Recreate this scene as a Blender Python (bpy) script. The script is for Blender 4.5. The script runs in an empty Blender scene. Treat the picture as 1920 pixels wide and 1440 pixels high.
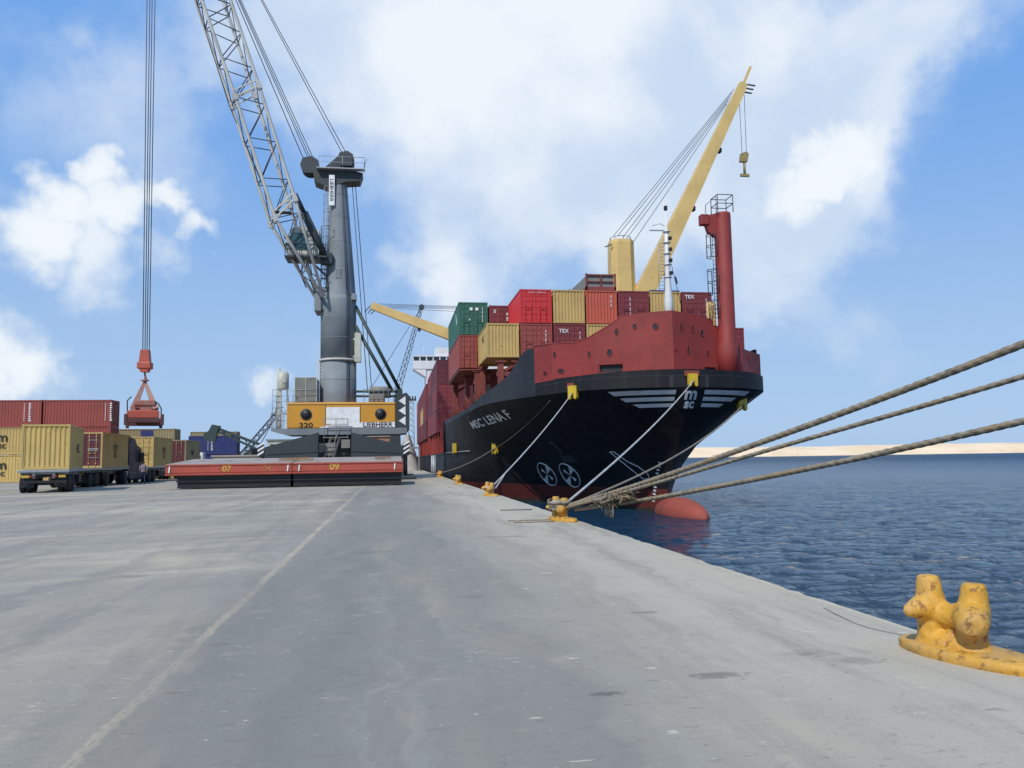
import bpy, bmesh, math, random
from mathutils import Vector, Matrix
random.seed(7)
S = bpy.context.scene
COL = S.collection

# ------------------------------------------------------------------ camera
EYE = 1.55
def set_camera():
    yaw, pitch, roll = math.radians(8.572), math.radians(5.319), math.radians(-0.848)
    fw = Vector((math.sin(yaw)*math.cos(pitch), math.cos(yaw)*math.cos(pitch), math.sin(pitch)))
    r0 = Vector((math.cos(yaw), -math.sin(yaw), 0)); u0 = r0.cross(fw)
    r = math.cos(roll)*r0 + math.sin(roll)*u0
    u = -math.sin(roll)*r0 + math.cos(roll)*u0
    cd = bpy.data.cameras.new("camera"); co = bpy.data.objects.new("camera", cd); COL.objects.link(co)
    m = Matrix((r, u, -fw)).transposed().to_4x4(); m.translation = (0, 0, EYE)
    co.matrix_world = m
    cd.sensor_width = 36; cd.lens = 36*1500/1920
    cd.clip_start = 0.1; cd.clip_end = 30000
    S.camera = co
set_camera()

# ------------------------------------------------------------------ sun, sky
SUN_DIR = Vector((-0.40, -0.56, 0.74)).normalized()     # towards the sun
SUN_EL = math.asin(SUN_DIR.z); SUN_AZ = math.atan2(SUN_DIR.x, SUN_DIR.y)
sl = bpy.data.lights.new("sun", 'SUN'); sl.energy = 3.5; sl.angle = math.radians(0.6); sl.color = (1, .95, .88)
so = bpy.data.objects.new("sun", sl); COL.objects.link(so)
so.rotation_euler = SUN_DIR.to_track_quat('Z', 'Y').to_euler(); so.location = (0, 0, 60)

CLOUDS = [(0.461, 0.829, 0.316, 0.116, 0.95, 0), (0.515, 0.814, 0.27, 0.072, 0.6, 0), (0.495, 0.794, 0.354, 0.071, 0.7, 0), (0.327, 0.899, 0.29, 0.115, 0.75, 0), (0.201, 0.919, 0.339, 0.11, 0.7, 0), (-0.058, 0.923, 0.381, 0.1, 0.45, 0), (0.443, 0.864, 0.238, 0.1, 0.6, 0), (0.093, 0.946, 0.311, 0.11, 0.5, 0), (0.543, 0.749, 0.379, 0.074, 0.5, 0), (-0.309, 0.911, 0.274, 0.134, 0.45, 0), (-0.239, 0.916, 0.321, 0.078, 0.4, 0), (-0.313, 0.894, 0.322, 0.043, 1, 1), (-0.351, 0.893, 0.282, 0.045, 1, 1), (-0.377, 0.894, 0.243, 0.051, 0.9, 1), (-0.304, 0.912, 0.275, 0.059, 1, 1), (-0.246, 0.924, 0.292, 0.036, 0.9, 1), (-0.22, 0.938, 0.267, 0.031, 0.8, 1), (-0.316, 0.921, 0.229, 0.065, 0.7, 1), (-0.26, 0.937, 0.234, 0.042, 0.6, 1), (-0.386, 0.915, 0.115, 0.051, 0.9, 1), (-0.358, 0.928, 0.099, 0.035, 0.6, 1), (-0.42, 0.898, 0.13, 0.05, 0.9, 1), (-0.16, 0.983, 0.093, 0.029, 0.6, 1), (-0.061, 0.989, 0.133, 0.046, 0.35, 0), (-0.068, 0.875, 0.479, 0.114, 0.9, 0), (0.016, 0.898, 0.439, 0.124, 0.85, 0), (0.119, 0.874, 0.471, 0.141, 1, 0), (0.123, 0.919, 0.375, 0.109, 0.75, 0), (0.241, 0.859, 0.452, 0.123, 1.1, 0), (0.334, 0.815, 0.473, 0.131, 1.1, 0), (0.434, 0.792, 0.429, 0.118, 1.1, 0), (0.514, 0.736, 0.441, 0.09, 0.9, 0), (0.567, 0.691, 0.448, 0.075, 0.7, 0), (0.402, 0.834, 0.379, 0.104, 0.8, 0), (0.322, 0.88, 0.349, 0.114, 0.6, 0), (0.474, 0.814, 0.336, 0.054, 1.1, 1), (0.452, 0.838, 0.307, 0.055, 0.9, 1), (0.491, 0.798, 0.349, 0.036, 1, 1), (0.412, 0.866, 0.283, 0.069, 0.55, 0), (0.461, 0.866, 0.194, 0.069, 0.6, 0), (0.504, 0.85, 0.154, 0.056, 0.5, 0), (0.534, 0.836, 0.127, 0.037, 0.35, 0), (0.408, 0.894, 0.187, 0.057, 0.5, 0), (0.036, 0.963, 0.268, 0.059, 0.85, 0), (-0.009, 0.97, 0.242, 0.046, 0.5, 0), (0.191, 0.943, 0.273, 0.085, 0.6, 0), (0.108, 0.97, 0.217, 0.086, 0.5, 0), (0.268, 0.93, 0.251, 0.072, 0.55, 0), (0.17, 0.931, 0.322, 0.078, 0.4, 0), (0.056, 0.98, 0.192, 0.059, 0.45, 0), (-0.275, 0.879, 0.389, 0.086, 0.55, 0), (-0.334, 0.848, 0.411, 0.077, 0.4, 0), (-0.228, 0.859, 0.459, 0.091, 0.55, 0), (-0.158, 0.869, 0.469, 0.088, 0.6, 0), (-0.38, 0.854, 0.355, 0.065, 0.35, 0), (0.566, 0.819, 0.095, 0.027, 0.25, 0), (0.147, 0.772, 0.618, 0.392, 0.7, 0), (0.745, 0.592, 0.307, 0.096, 0.3, 0), (-0.572, 0.774, 0.271, 0.117, 0.6, 0)]
def N(nt, t, **kw):
    n = nt.nodes.new(t)
    for k, v in kw.items(): setattr(n, k, v)
    return n
def math_node(nt, op, a=None, b=None, c=None, clamp=False):
    n = nt.nodes.new('ShaderNodeMath'); n.operation = op; n.use_clamp = clamp
    for i, x in enumerate((a, b, c)):
        if x is None: continue
        if isinstance(x, (int, float)): n.inputs[i].default_value = x
        else: nt.links.new(x, n.inputs[i])
    return n.outputs[0]
def maprange(nt, v, a, b, c=0., d=1., typ='SMOOTHSTEP'):
    n = nt.nodes.new('ShaderNodeMapRange'); n.interpolation_type = typ
    nt.links.new(v, n.inputs[0])
    for i, x in zip((1, 2, 3, 4), (a, b, c, d)): n.inputs[i].default_value = x
    return n.outputs[0]
def mixcol(nt, f, a, b, mode='MIX'):
    n = nt.nodes.new('ShaderNodeMix'); n.data_type = 'RGBA'; n.blend_type = mode
    for s, x in ((n.inputs[0], f), (n.inputs[6], a), (n.inputs[7], b)):
        if isinstance(x, (int, float)): s.default_value = x
        elif isinstance(x, tuple): s.default_value = x if len(x) == 4 else (*x, 1)
        else: nt.links.new(x, s)
    return n.outputs[2]
def noise(nt, vec, scale, detail=4, rough=.55, dist=0.):
    n = nt.nodes.new('ShaderNodeTexNoise'); n.inputs['Scale'].default_value = scale
    n.inputs['Detail'].default_value = detail; n.inputs['Roughness'].default_value = rough
    n.inputs['Distortion'].default_value = dist
    if vec is not None: nt.links.new(vec, n.inputs['Vector'])
    return n
def vmath(nt, op, a, b):
    n = nt.nodes.new('ShaderNodeVectorMath'); n.operation = op
    for i, x in enumerate((a, b)):
        if isinstance(x, tuple): n.inputs[i].default_value = x
        else: nt.links.new(x, n.inputs[i])
    return n

def make_world():
    w = bpy.data.worlds.new("World"); S.world = w; w.use_nodes = True
    nt = w.node_tree; nt.nodes.clear()
    out = N(nt, 'ShaderNodeOutputWorld'); bg = N(nt, 'ShaderNodeBackground'); bg.inputs[1].default_value = 0.1
    nt.links.new(bg.outputs[0], out.inputs[0])
    sky = N(nt, 'ShaderNodeTexSky', sky_type='NISHITA', sun_disc=False)
    sky.sun_elevation = SUN_EL; sky.sun_rotation = SUN_AZ
    sky.air_density = 1.0; sky.dust_density = 0.6; sky.ozone_density = 2.5
    tc = N(nt, 'ShaderNodeTexCoord'); d = tc.outputs['Generated']
    sz = N(nt, 'ShaderNodeSeparateXYZ'); nt.links.new(d, sz.inputs[0])
    grad = mixcol(nt, maprange(nt, sz.outputs[2], .0, .5, typ='SMOOTHERSTEP'), (3.9, 5.75, 8.5), (1.75, 4.05, 8.6))
    skyc = mixcol(nt, .9, sky.outputs[0], grad)
    n1 = noise(nt, d, 5.5, 4, .5); n2 = noise(nt, d, 24, 5, .55)
    o1 = vmath(nt, 'SUBTRACT', n1.outputs['Color'], (.5, .5, .5)); o1s = vmath(nt, 'SCALE', o1.outputs[0], (0, 0, 0)); o1s.inputs['Scale'].default_value = .13
    o2 = vmath(nt, 'SUBTRACT', n2.outputs['Color'], (.5, .5, .5)); o2s = vmath(nt, 'SCALE', o2.outputs[0], (0, 0, 0)); o2s.inputs['Scale'].default_value = .07
    dd = vmath(nt, 'ADD', vmath(nt, 'ADD', d, o1s.outputs[0]).outputs[0], o2s.outputs[0]).outputs[0]
    tot = [None, None]
    for (x, y, z, r, wt, k) in CLOUDS:
        ds = vmath(nt, 'DISTANCE', dd, (x, y, z)).outputs['Value']
        f = maprange(nt, ds, r*(1.65 if k else 1.25), r*.1, 0., wt)
        if tot[k] is None: tot[k] = f
        elif k: tot[k] = math_node(nt, 'MAXIMUM', tot[k], f)
        else: tot[k] = math_node(nt, 'ADD', tot[k], f)
    fb = noise(nt, d, 9, 10, .60, .1).outputs['Fac']; fbc = math_node(nt, 'SUBTRACT', fb, .5)
    soft = math_node(nt, 'ADD', tot[0], math_node(nt, 'MULTIPLY', fbc, .9))
    crisp = math_node(nt, 'ADD', tot[1], math_node(nt, 'MULTIPLY', fbc, .85))
    asoft = maprange(nt, soft, .02, 1.35); acr = maprange(nt, crisp, .20, .75)
    a = math_node(nt, 'MAXIMUM', math_node(nt, 'MULTIPLY', asoft, .90), math_node(nt, 'MULTIPLY', acr, .93))
    # thick parts are white, thin and shaded parts greyer
    sh = noise(nt, vmath(nt, 'ADD', d, (.0, .0, -.03)).outputs[0], 5.0, 5, .5, .15).outputs['Fac']
    shm = maprange(nt, sh, .40, .68)
    body = mixcol(nt, shm, CLOUD_DARK, CLOUD_LIGHT)
    body = mixcol(nt, maprange(nt, crisp, .45, .95), body, CLOUD_LIGHT)
    c = mixcol(nt, a, skyc, body)
    nt.links.new(c, bg.inputs[0])
    w.cycles.sampling_method = 'MANUAL'; w.cycles.sample_map_resolution = 512
SKY_TINT = (1.0, 1.0, 1.0); CLOUD_LIGHT = (9.3, 9.7, 10.0); CLOUD_DARK = (6.2, 7.4, 9.0)
make_world()
S.view_settings.view_transform = 'Standard'; S.view_settings.look = 'None'
S.view_settings.exposure = 0.0; S.view_settings.gamma = 1.0
S.render.engine = 'CYCLES'; S.cycles.max_bounces = 6; S.cycles.diffuse_bounces = 3; S.cycles.glossy_bounces = 3

# ------------------------------------------------------------------ mesh helpers
class MB:
    def __init__(s): s.v = []; s.f = []; s.m = []; s.s = []
    def add(s, vs, fs, mi=0, smooth=False):
        o = len(s.v); s.v += [tuple(p) for p in vs]
        for f in fs: s.f.append(tuple(i+o for i in f)); s.m.append(mi); s.s.append(smooth)
        return s
    def box(s, x0, y0, z0, x1, y1, z1, mi=0):
        return s.add([(x0,y0,z0),(x1,y0,z0),(x1,y1,z0),(x0,y1,z0),(x0,y0,z1),(x1,y0,z1),(x1,y1,z1),(x0,y1,z1)],
              [(0,3,2,1),(4,5,6,7),(0,1,5,4),(1,2,6,5),(2,3,7,6),(3,0,4,7)], mi)
    def cbox(s, x0, y0, z0, x1, y1, z1, c=.03, mi=0):       # box with chamfered edges
        bm = bmesh.new(); bmesh.ops.create_cube(bm, size=1)
        for v in bm.verts: v.co = ((x0+x1)/2+v.co.x*(x1-x0), (y0+y1)/2+v.co.y*(y1-y0), (z0+z1)/2+v.co.z*(z1-z0))
        bmesh.ops.bevel(bm, geom=list(bm.edges), offset=c, segments=2, affect='EDGES', profile=.5)
        return s.addbm(bm, mi)
    def addbm(s, bm, mi=0, smooth=False):
        bm.verts.index_update(); s.add([v.co[:] for v in bm.verts], [[v.index for v in f.verts] for f in bm.faces], mi, smooth); bm.free(); return s
    def beam(s, p, q, w, h=None, up=(0,0,1), mi=0, w2=None, h2=None):
        h = h or w; w2 = w2 or w; h2 = h2 or h
        p = Vector(p); q = Vector(q); d = (q-p).normalized(); up = Vector(up)
        if abs(d.dot(up)) > .98: up = Vector((0,1,0))
        x = d.cross(up).normalized(); y = x.cross(d)
        vs = []
        for c, ww, hh in ((p,w,h),(q,w2,h2)):
            for a, b in ((-1,-1),(1,-1),(1,1),(-1,1)): vs.append(c+x*a*ww/2+y*b*hh/2)
        return s.add(vs, [(0,1,2,3),(7,6,5,4),(0,4,5,1),(1,5,6,2),(2,6,7,3),(3,7,4,0)], mi)
    def tube(s, pts, r, n=8, mi=0, cap=True, smooth=True, closed=False):
        pts = [Vector(p) for p in pts]; rs = r if isinstance(r, (list, tuple)) else [r]*len(pts)
        rings = []; prev = None
        for i, p in enumerate(pts):
            a = pts[i-1] if (i or closed) else p; b = pts[(i+1) % len(pts)] if (i < len(pts)-1 or closed) else p
            d = (b-a).normalized()
            if prev is None:
                t = Vector((0,0,1)) if abs(d.z) < .9 else Vector((1,0,0)); x = d.cross(t).normalized()
            else:
                x = prev - d*prev.dot(d); x.normalize()
            prev = x; y = d.cross(x)
            rings.append([p+(x*math.cos(k*2*math.pi/n)+y*math.sin(k*2*math.pi/n))*rs[i] for k in range(n)])
        o = len(s.v); vs = [v for ring in rings for v in ring]; fs = []
        m = len(rings)
        for i in range(m if closed else m-1):
            j = (i+1) % m
            for k in range(n): fs.append((i*n+k, i*n+(k+1) % n, j*n+(k+1) % n, j*n+k))
        s.add(vs, fs, mi, smooth)
        if cap and not closed:
            s.f.append(tuple(o+k for k in reversed(range(n)))); s.m.append(mi); s.s.append(False)
            s.f.append(tuple(o+(m-1)*n+k for k in range(n))); s.m.append(mi); s.s.append(False)
        return s
    def lathe(s, prof, c=(0,0,0), n=24, mi=0, smooth=True, axis='Z'):
        vs = []; fs = []
        for (r, z) in prof:
            for k in range(n):
                a = k*2*math.pi/n; x, y = r*math.cos(a), r*math.sin(a)
                p = (x, y, z) if axis == 'Z' else ((z, x, y) if axis == 'X' else (y, z, x))
                vs.append((c[0]+p[0], c[1]+p[1], c[2]+p[2]))
        for i in range(len(prof)-1):
            for k in range(n): fs.append((i*n+k, i*n+(k+1) % n, (i+1)*n+(k+1) % n, (i+1)*n+k))
        fs.append(tuple(reversed(range(n)))); fs.append(tuple((len(prof)-1)*n+k for k in range(n)))
        s.add(vs, fs, mi, False)
        for i in range(len(fs)-2): s.s[-1-2-i] = smooth
        return s
    def prism(s, poly, vec, mi=0):
        n = len(poly); vec = Vector(vec); a = [Vector(p) for p in poly]; b = [p+vec for p in a]
        fs = [tuple(range(n)), tuple(reversed(range(n, 2*n)))] + [(i, (i+1) % n + 0, n+(i+1) % n, n+i)[::-1] for i in range(n)]
        return s.add(a+b, fs, mi)
    def grid(s, rows, mi=0, smooth=True, flip=False):
        m = len(rows); n = len(rows[0]); fs = []
        for i in range(m-1):
            for k in range(n-1):
                f = (i*n+k, i*n+k+1, (i+1)*n+k+1, (i+1)*n+k); fs.append(f[::-1] if flip else f)
        return s.add([p for r in rows for p in r], fs, mi, smooth)
    def mesh(s, name, fix=True):
        me = bpy.data.meshes.new(name); me.from_pydata(s.v, [], s.f)
        me.polygons.foreach_set('material_index', s.m); me.polygons.foreach_set('use_smooth', s.s)
        if fix:
            bm = bmesh.new(); bm.from_mesh(me); bmesh.ops.recalc_face_normals(bm, faces=bm.faces); bm.to_mesh(me); bm.free()
        me.update(); return me
    def build(s, name, mats, parent=None, off=None, fix=True):
        if off is None: off = tuple(parent['_org']) if (parent is not None and '_org' in parent) else (0,0,0)
        if off != (0,0,0): s.v = [(x-off[0], y-off[1], z-off[2]) for x, y, z in s.v]
        me = s.mesh(name, fix)
        for m in (mats if isinstance(mats, (list, tuple)) else [mats]): me.materials.append(m)
        o = bpy.data.objects.new(name, me); COL.objects.link(o)
        if parent is not None:
            o.parent = parent
            if '_org' in parent: o['_org'] = tuple(parent['_org'])
        return o
def tag(o, label=None, cat=None, group=None, kind=None):
    if label: o['label'] = label
    if cat: o['category'] = cat
    if group: o['group'] = group
    if kind: o['kind'] = kind
    return o
def thing(name, label, cat, loc=(0,0,0), rotz=0, group=None, world=True):
    """An Empty at the thing's base; with world=True its parts are given in world coordinates."""
    o = bpy.data.objects.new(name, None); COL.objects.link(o); o.location = loc; o.rotation_euler = (0,0,rotz)
    o.empty_display_size = .3
    if world: o['_org'] = tuple(float(c) for c in loc)
    return tag(o, label, cat, group)
def single(mb, name, mats, label, cat, loc=(0,0,0), group=None):
    o = mb.build(name, mats, None, loc); o.location = loc
    return tag(o, label, cat, group)
def text_mesh(txt, size=1., bold=.0, ext=.0, align='LEFT'):
    cu = bpy.data.curves.new('lettering', 'FONT'); cu.body = txt; cu.size = size; cu.offset = bold; cu.extrude = ext; cu.align_x = align
    ob = bpy.data.objects.new('lettering', cu); COL.objects.link(ob)
    dg = bpy.context.evaluated_depsgraph_get(); me = bpy.data.meshes.new_from_object(ob.evaluated_get(dg))
    bpy.data.objects.remove(ob); bpy.data.curves.remove(cu)
    bm = bmesh.new(); bm.from_mesh(me); bpy.data.meshes.remove(me)
    return bm
def text_on(txt, size, org, ux, uy, name, mat_, parent, bold=.0, align='CENTER', lift=.012, sx=1.):
    """Lettering laid on a flat face: ux, uy span the face."""
    bm = text_mesh(txt, size, bold, 0, align); ux = Vector(ux); uy = Vector(uy); n = ux.cross(uy)
    for v in bm.verts: v.co = Vector(org)+ux*v.co.x*sx+uy*v.co.y+n*lift
    return MB().addbm(bm).build(name, mat_, parent, fix=False)

# ------------------------------------------------------------------ materials
def base_mat(name):
    m = bpy.data.materials.new(name); m.use_nodes = True; nt = m.node_tree
    return m, nt, nt.nodes['Principled BSDF']
def paint(name, rgb, rough=.5, dirt=.35, rust=.0, scale=1., metal=0., streak=.25, rustcol=(.13,.05,.02), bump=.02, dark=None, coat=0.):
    """Weathered paint: cloudy fading, vertical streaks and rust patches with a shape of their own."""
    m, nt, b = base_mat(name)
    tc = N(nt, 'ShaderNodeTexCoord'); oi = N(nt, 'ShaderNodeObjectInfo')
    rv = N(nt, 'ShaderNodeCombineXYZ')
    for i in range(3): nt.links.new(math_node(nt, 'MULTIPLY', oi.outputs['Random'], 37.+11*i), rv.inputs[i])
    vec = vmath(nt, 'ADD', tc.outputs['Object'], rv.outputs[0]).outputs[0]
    n1 = noise(nt, vec, .9*scale, 6, .6).outputs['Fac']
    c = mixcol(nt, math_node(nt, 'MULTIPLY', maprange(nt, n1, .38, .7), dirt), rgb, dark or tuple(x*.45+.012 for x in rgb))
    n0 = noise(nt, vec, .35*scale, 3, .5).outputs['Fac']
    c = mixcol(nt, math_node(nt, 'MULTIPLY', maprange(nt, n0, .45, .75), dirt*.55), c, tuple(min(1, x*1.12+.035) for x in rgb))
    if streak:
        mp = N(nt, 'ShaderNodeMapping'); mp.inputs['Scale'].default_value = (3.5*scale, 3.5*scale, .22*scale); nt.links.new(vec, mp.inputs[0])
        n2 = noise(nt, mp.outputs[0], 1.6, 5, .6).outputs['Fac']
        c = mixcol(nt, math_node(nt, 'MULTIPLY', maprange(nt, n2, .5, .75), streak), c, tuple(x*.5+.01 for x in rgb))
    if rust:
        n3 = noise(nt, vec, 2.6*scale, 9, .68).outputs['Fac']
        c = mixcol(nt, math_node(nt, 'MULTIPLY', maprange(nt, n3, .66-.2*rust, .74-.17*rust), .85), c, rustcol)
    nt.links.new(c, b.inputs['Base Color'])
    b.inputs['Metallic'].default_value = metal
    nt.links.new(maprange(nt, n1, .3, .75, rough-.08, min(1, rough+.15), 'LINEAR'), b.inputs['Roughness'])
    b.inputs['Coat Weight'].default_value = coat
    if bump:
        bp = N(nt, 'ShaderNodeBump'); bp.inputs['Strength'].default_value = .5; bp.inputs['Distance'].default_value = bump
        nt.links.new(noise(nt, vec, 7*scale, 5, .6).outputs['Fac'], bp.inputs['Height']); nt.links.new(bp.outputs[0], b.inputs['Normal'])
    return m
def flat(name, rgb, rough=.6, metal=0.):
    m, nt, b = base_mat(name)
    tc = N(nt, 'ShaderNodeTexCoord'); n = noise(nt, tc.outputs['Object'], 5, 4).outputs['Fac']
    nt.links.new(mixcol(nt, maprange(nt, n, .35, .75, 0, .35), rgb, tuple(x*.7 for x in rgb)), b.inputs['Base Color'])
    b.inputs['Roughness'].default_value = rough; b.inputs['Metallic'].default_value = metal
    return m
def concrete():
    m, nt, b = base_mat('concrete')
    geo = N(nt, 'ShaderNodeNewGeometry'); P = geo.outputs['Position']
    sp = N(nt, 'ShaderNodeSeparateXYZ'); nt.links.new(P, sp.inputs[0]); X, Y = sp.outputs[0], sp.outputs[1]
    warp = noise(nt, P, .35, 4, .6).outputs['Fac']
    Xw = math_node(nt, 'ADD', X, math_node(nt, 'MULTIPLY', math_node(nt, 'SUBTRACT', warp, .5), 2.2))
    # bluish worn traffic lane, sandier apron by the edge, dusty yard on the left
    base = mixcol(nt, maprange(nt, Xw, .3, 3.4), (0.238, 0.226, 0.193), (0.482, 0.431, 0.330))
    left = maprange(nt, Xw, -1.2, -2.8)
    base = mixcol(nt, left, base, (0.331, 0.303, 0.246))
    mp = N(nt, 'ShaderNodeMapping'); mp.inputs['Scale'].default_value = (.9, .22, 1.); mp.inputs['Rotation'].default_value = (0, 0, .12); nt.links.new(P, mp.inputs[0])
    t = noise(nt, mp.outputs[0], .6, 8, .64, .4).outputs['Fac']
    base = mixcol(nt, maprange(nt, t, .48, .70, 0, .32), base, (0.578, 0.480, 0.316))
    mp2 = N(nt, 'ShaderNodeMapping'); mp2.inputs['Scale'].default_value = (2.0, .2, 1.); mp2.inputs['Rotation'].default_value = (0, 0, -.07); nt.links.new(P, mp2.inputs[0])
    t2 = noise(nt, mp2.outputs[0], .8, 7, .62, .2).outputs['Fac']
    base = mixcol(nt, maprange(nt, t2, .48, .68, 0, .42), base, (0.221, 0.208, 0.170))
    # curved tyre sweeps and pale swept sand in the yard
    ring = vmath(nt, 'DISTANCE', vmath(nt, 'MULTIPLY', P, (1, 1, 0)).outputs[0], (4., -7., 0.)).outputs['Value']
    rv = N(nt, 'ShaderNodeCombineXYZ'); nt.links.new(ring, rv.inputs[0]); nt.links.new(math_node(nt, 'MULTIPLY', X, .06), rv.inputs[1])
    t5 = noise(nt, rv.outputs[0], .55, 7, .62).outputs['Fac']
    base = mixcol(nt, math_node(nt, 'MULTIPLY', maprange(nt, t5, .50, .68, 0, .38), left), base, (0.660, 0.570, 0.375))
    base = mixcol(nt, math_node(nt, 'MULTIPLY', maprange(nt, t5, .47, .36, 0, .45), left), base, (0.231, 0.208, 0.165))
    mp3 = N(nt, 'ShaderNodeMapping'); mp3.inputs['Scale'].default_value = (.35, .8, 1.); mp3.inputs['Rotation'].default_value = (0, 0, -.5); nt.links.new(P, mp3.inputs[0])
    t3 = noise(nt, mp3.outputs[0], .32, 7, .62, .4).outputs['Fac']
    base = mixcol(nt, math_node(nt, 'MULTIPLY', maprange(nt, t3, .52, .72, 0, .45), left), base, (0.660, 0.587, 0.389))
    g = noise(nt, P, 2.1, 9, .68).outputs['Fac']
    base = mixcol(nt, maprange(nt, g, .52, .76, 0, .38), base, (0.231, 0.204, 0.155))
    base = mixcol(nt, maprange(nt, g, .44, .28, 0, .3), base, (0.596, 0.505, 0.351))
    sm = noise(nt, P, 13, 6, .72).outputs['Fac']
    base = mixcol(nt, maprange(nt, sm, .63, .69, 0, .7), base, (0.660, 0.634, 0.462))
    base = mixcol(nt, maprange(nt, sm, .385, .33, 0, .6), base, (0.154, 0.133, 0.099))
    mp4 = N(nt, 'ShaderNodeMapping'); mp4.inputs['Scale'].default_value = (1.2, 3.2, 1.); nt.links.new(P, mp4.inputs[0])
    sp4 = noise(nt, mp4.outputs[0], 1.3, 5, .55).outputs['Fac']
    base = mixcol(nt, maprange(nt, sp4, .67, .71, 0, .5), base, (0.164, 0.141, 0.109))
    # scraped pale scars, chipped edge band
    mp5 = N(nt, 'ShaderNodeMapping'); mp5.inputs['Scale'].default_value = (.9, 2.6, 1.); mp5.inputs['Rotation'].default_value = (0, 0, .35); mp5.inputs['Location'].default_value = (7, 3, 0); nt.links.new(P, mp5.inputs[0])
    s5 = noise(nt, mp5.outputs[0], 2.6, 6, .6, .3).outputs['Fac']
    base = mixcol(nt, maprange(nt, s5, .675, .71, 0, .8), base, (0.660, 0.634, 0.462))
    base = mixcol(nt, maprange(nt, math_node(nt, 'ADD', X, math_node(nt, 'MULTIPLY', math_node(nt, 'SUBTRACT', g, .5), .25)), 4.42, 4.56, 0, .55), base, (0.660, 0.578, 0.389))
    fine = noise(nt, P, 70, 3, .65).outputs['Fac']
    base = mixcol(nt, maprange(nt, fine, .3, .7, 0, .3), base, (0.249, 0.216, 0.158))
    # sand filled joint along the lane, ragged and broken
    jn = noise(nt, P, 9, 6, .75).outputs['Fac']; jl = noise(nt, P, .7, 4, .6).outputs['Fac']
    jd = math_node(nt, 'ABSOLUTE', math_node(nt, 'ADD', X, math_node(nt, 'ADD', math_node(nt, 'MULTIPLY', jl, .07), 1.625)))
    jd = math_node(nt, 'ADD', jd, math_node(nt, 'MULTIPLY', math_node(nt, 'SUBTRACT', jn, .5), .16))
    wide = math_node(nt, 'ADD', .022, math_node(nt, 'MULTIPLY', Y, .0011))
    base = mixcol(nt, math_node(nt, 'MULTIPLY', maprange(nt, math_node(nt, 'DIVIDE', jd, wide), 2.1, .5), maprange(nt, jl, .38, .62, .15, .7)), base, (0.545, 0.448, 0.299))
    base = mixcol(nt, math_node(nt, 'MULTIPLY', maprange(nt, math_node(nt, 'DIVIDE', jd, wide), .2, -.1), .5), base, (0.232, 0.203, 0.155))
    # pale flecks dragged across the slab
    mp6 = N(nt, 'ShaderNodeMapping'); mp6.inputs['Scale'].default_value = (3.2, 11., 1.); mp6.inputs['Rotation'].default_value = (0, 0, .5); nt.links.new(P, mp6.inputs[0])
    f6 = noise(nt, mp6.outputs[0], 1.6, 6, .7, .3).outputs['Fac']; pf = noise(nt, P, .45, 3, .5).outputs['Fac']
    base = mixcol(nt, math_node(nt, 'MULTIPLY', maprange(nt, f6, .57, .70, 0, .65), maprange(nt, pf, .42, .62)), base, (0.581, 0.511, 0.390))
    base = mixcol(nt, math_node(nt, 'MULTIPLY', maprange(nt, f6, .43, .32, 0, .5), maprange(nt, pf, .6, .4)), base, (0.150, 0.138, 0.117))
    for (sx, sy, sr, st_) in ((1.42,5.28,.16,.75),(2.3,5.57,.22,.6),(3.2,6.0,.34,.4),(2.5,7.9,.22,.45),(3.45,5.75,.3,.4),(-3.2,29.4,.9,.5),(-2.2,28.3,.6,.5),(-3.6,12.,.5,.4),(.9,9.2,.3,.35),(-.3,14.,.5,.35),(2.2,16.,.6,.4)):
        dist = vmath(nt, 'DISTANCE', vmath(nt, 'MULTIPLY', P, (1, 2.2, 0)).outputs[0], (sx, sy*2.2, 0.)).outputs['Value']
        dn = math_node(nt, 'ADD', dist, math_node(nt, 'MULTIPLY', math_node(nt, 'SUBTRACT', g, .5), 2.6*sr))
        dn = math_node(nt, 'ADD', dn, math_node(nt, 'MULTIPLY', math_node(nt, 'SUBTRACT', sm, .5), 2.4*sr))
        base = mixcol(nt, maprange(nt, dn, sr, sr*.2, 0, st_*.85), base, (0.082, 0.076, 0.070))
    grit = noise(nt, P, 240, 2, .6).outputs['Fac']
    base = mixcol(nt, maprange(nt, grit, .60, .72, 0, .5), base, (0.481, 0.450, 0.400)); base = mixcol(nt, maprange(nt, grit, .40, .28, 0, .5), base, (0.109, 0.106, 0.100))
    tx_ = N(nt, 'ShaderNodeCombineXYZ'); nt.links.new(math_node(nt, 'MULTIPLY', Xw, 1.0), tx_.inputs[0]); nt.links.new(math_node(nt, 'MULTIPLY', Y, .03), tx_.inputs[1])
    tk = noise(nt, tx_.outputs[0], 1.5, 4, .55).outputs['Fac']
    base = mixcol(nt, maprange(nt, tk, .50, .66, 0, .30), base, (0.162, 0.156, 0.144)); base = mixcol(nt, maprange(nt, tk, .46, .32, 0, .22), base, (0.479, 0.447, 0.381))
    nt.links.new(base, b.inputs['Base Color']); b.inputs['Roughness'].default_value = .85; b.inputs['Specular IOR Level'].default_value = .25
    bp = N(nt, 'ShaderNodeBump'); bp.inputs['Distance'].default_value = .01; bp.inputs['Strength'].default_value = .5
    nt.links.new(math_node(nt, 'ADD', noise(nt, P, 22, 6, .7).outputs['Fac'], g), bp.inputs['Height']); nt.links.new(bp.outputs[0], b.inputs['Normal'])
    return m
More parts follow.
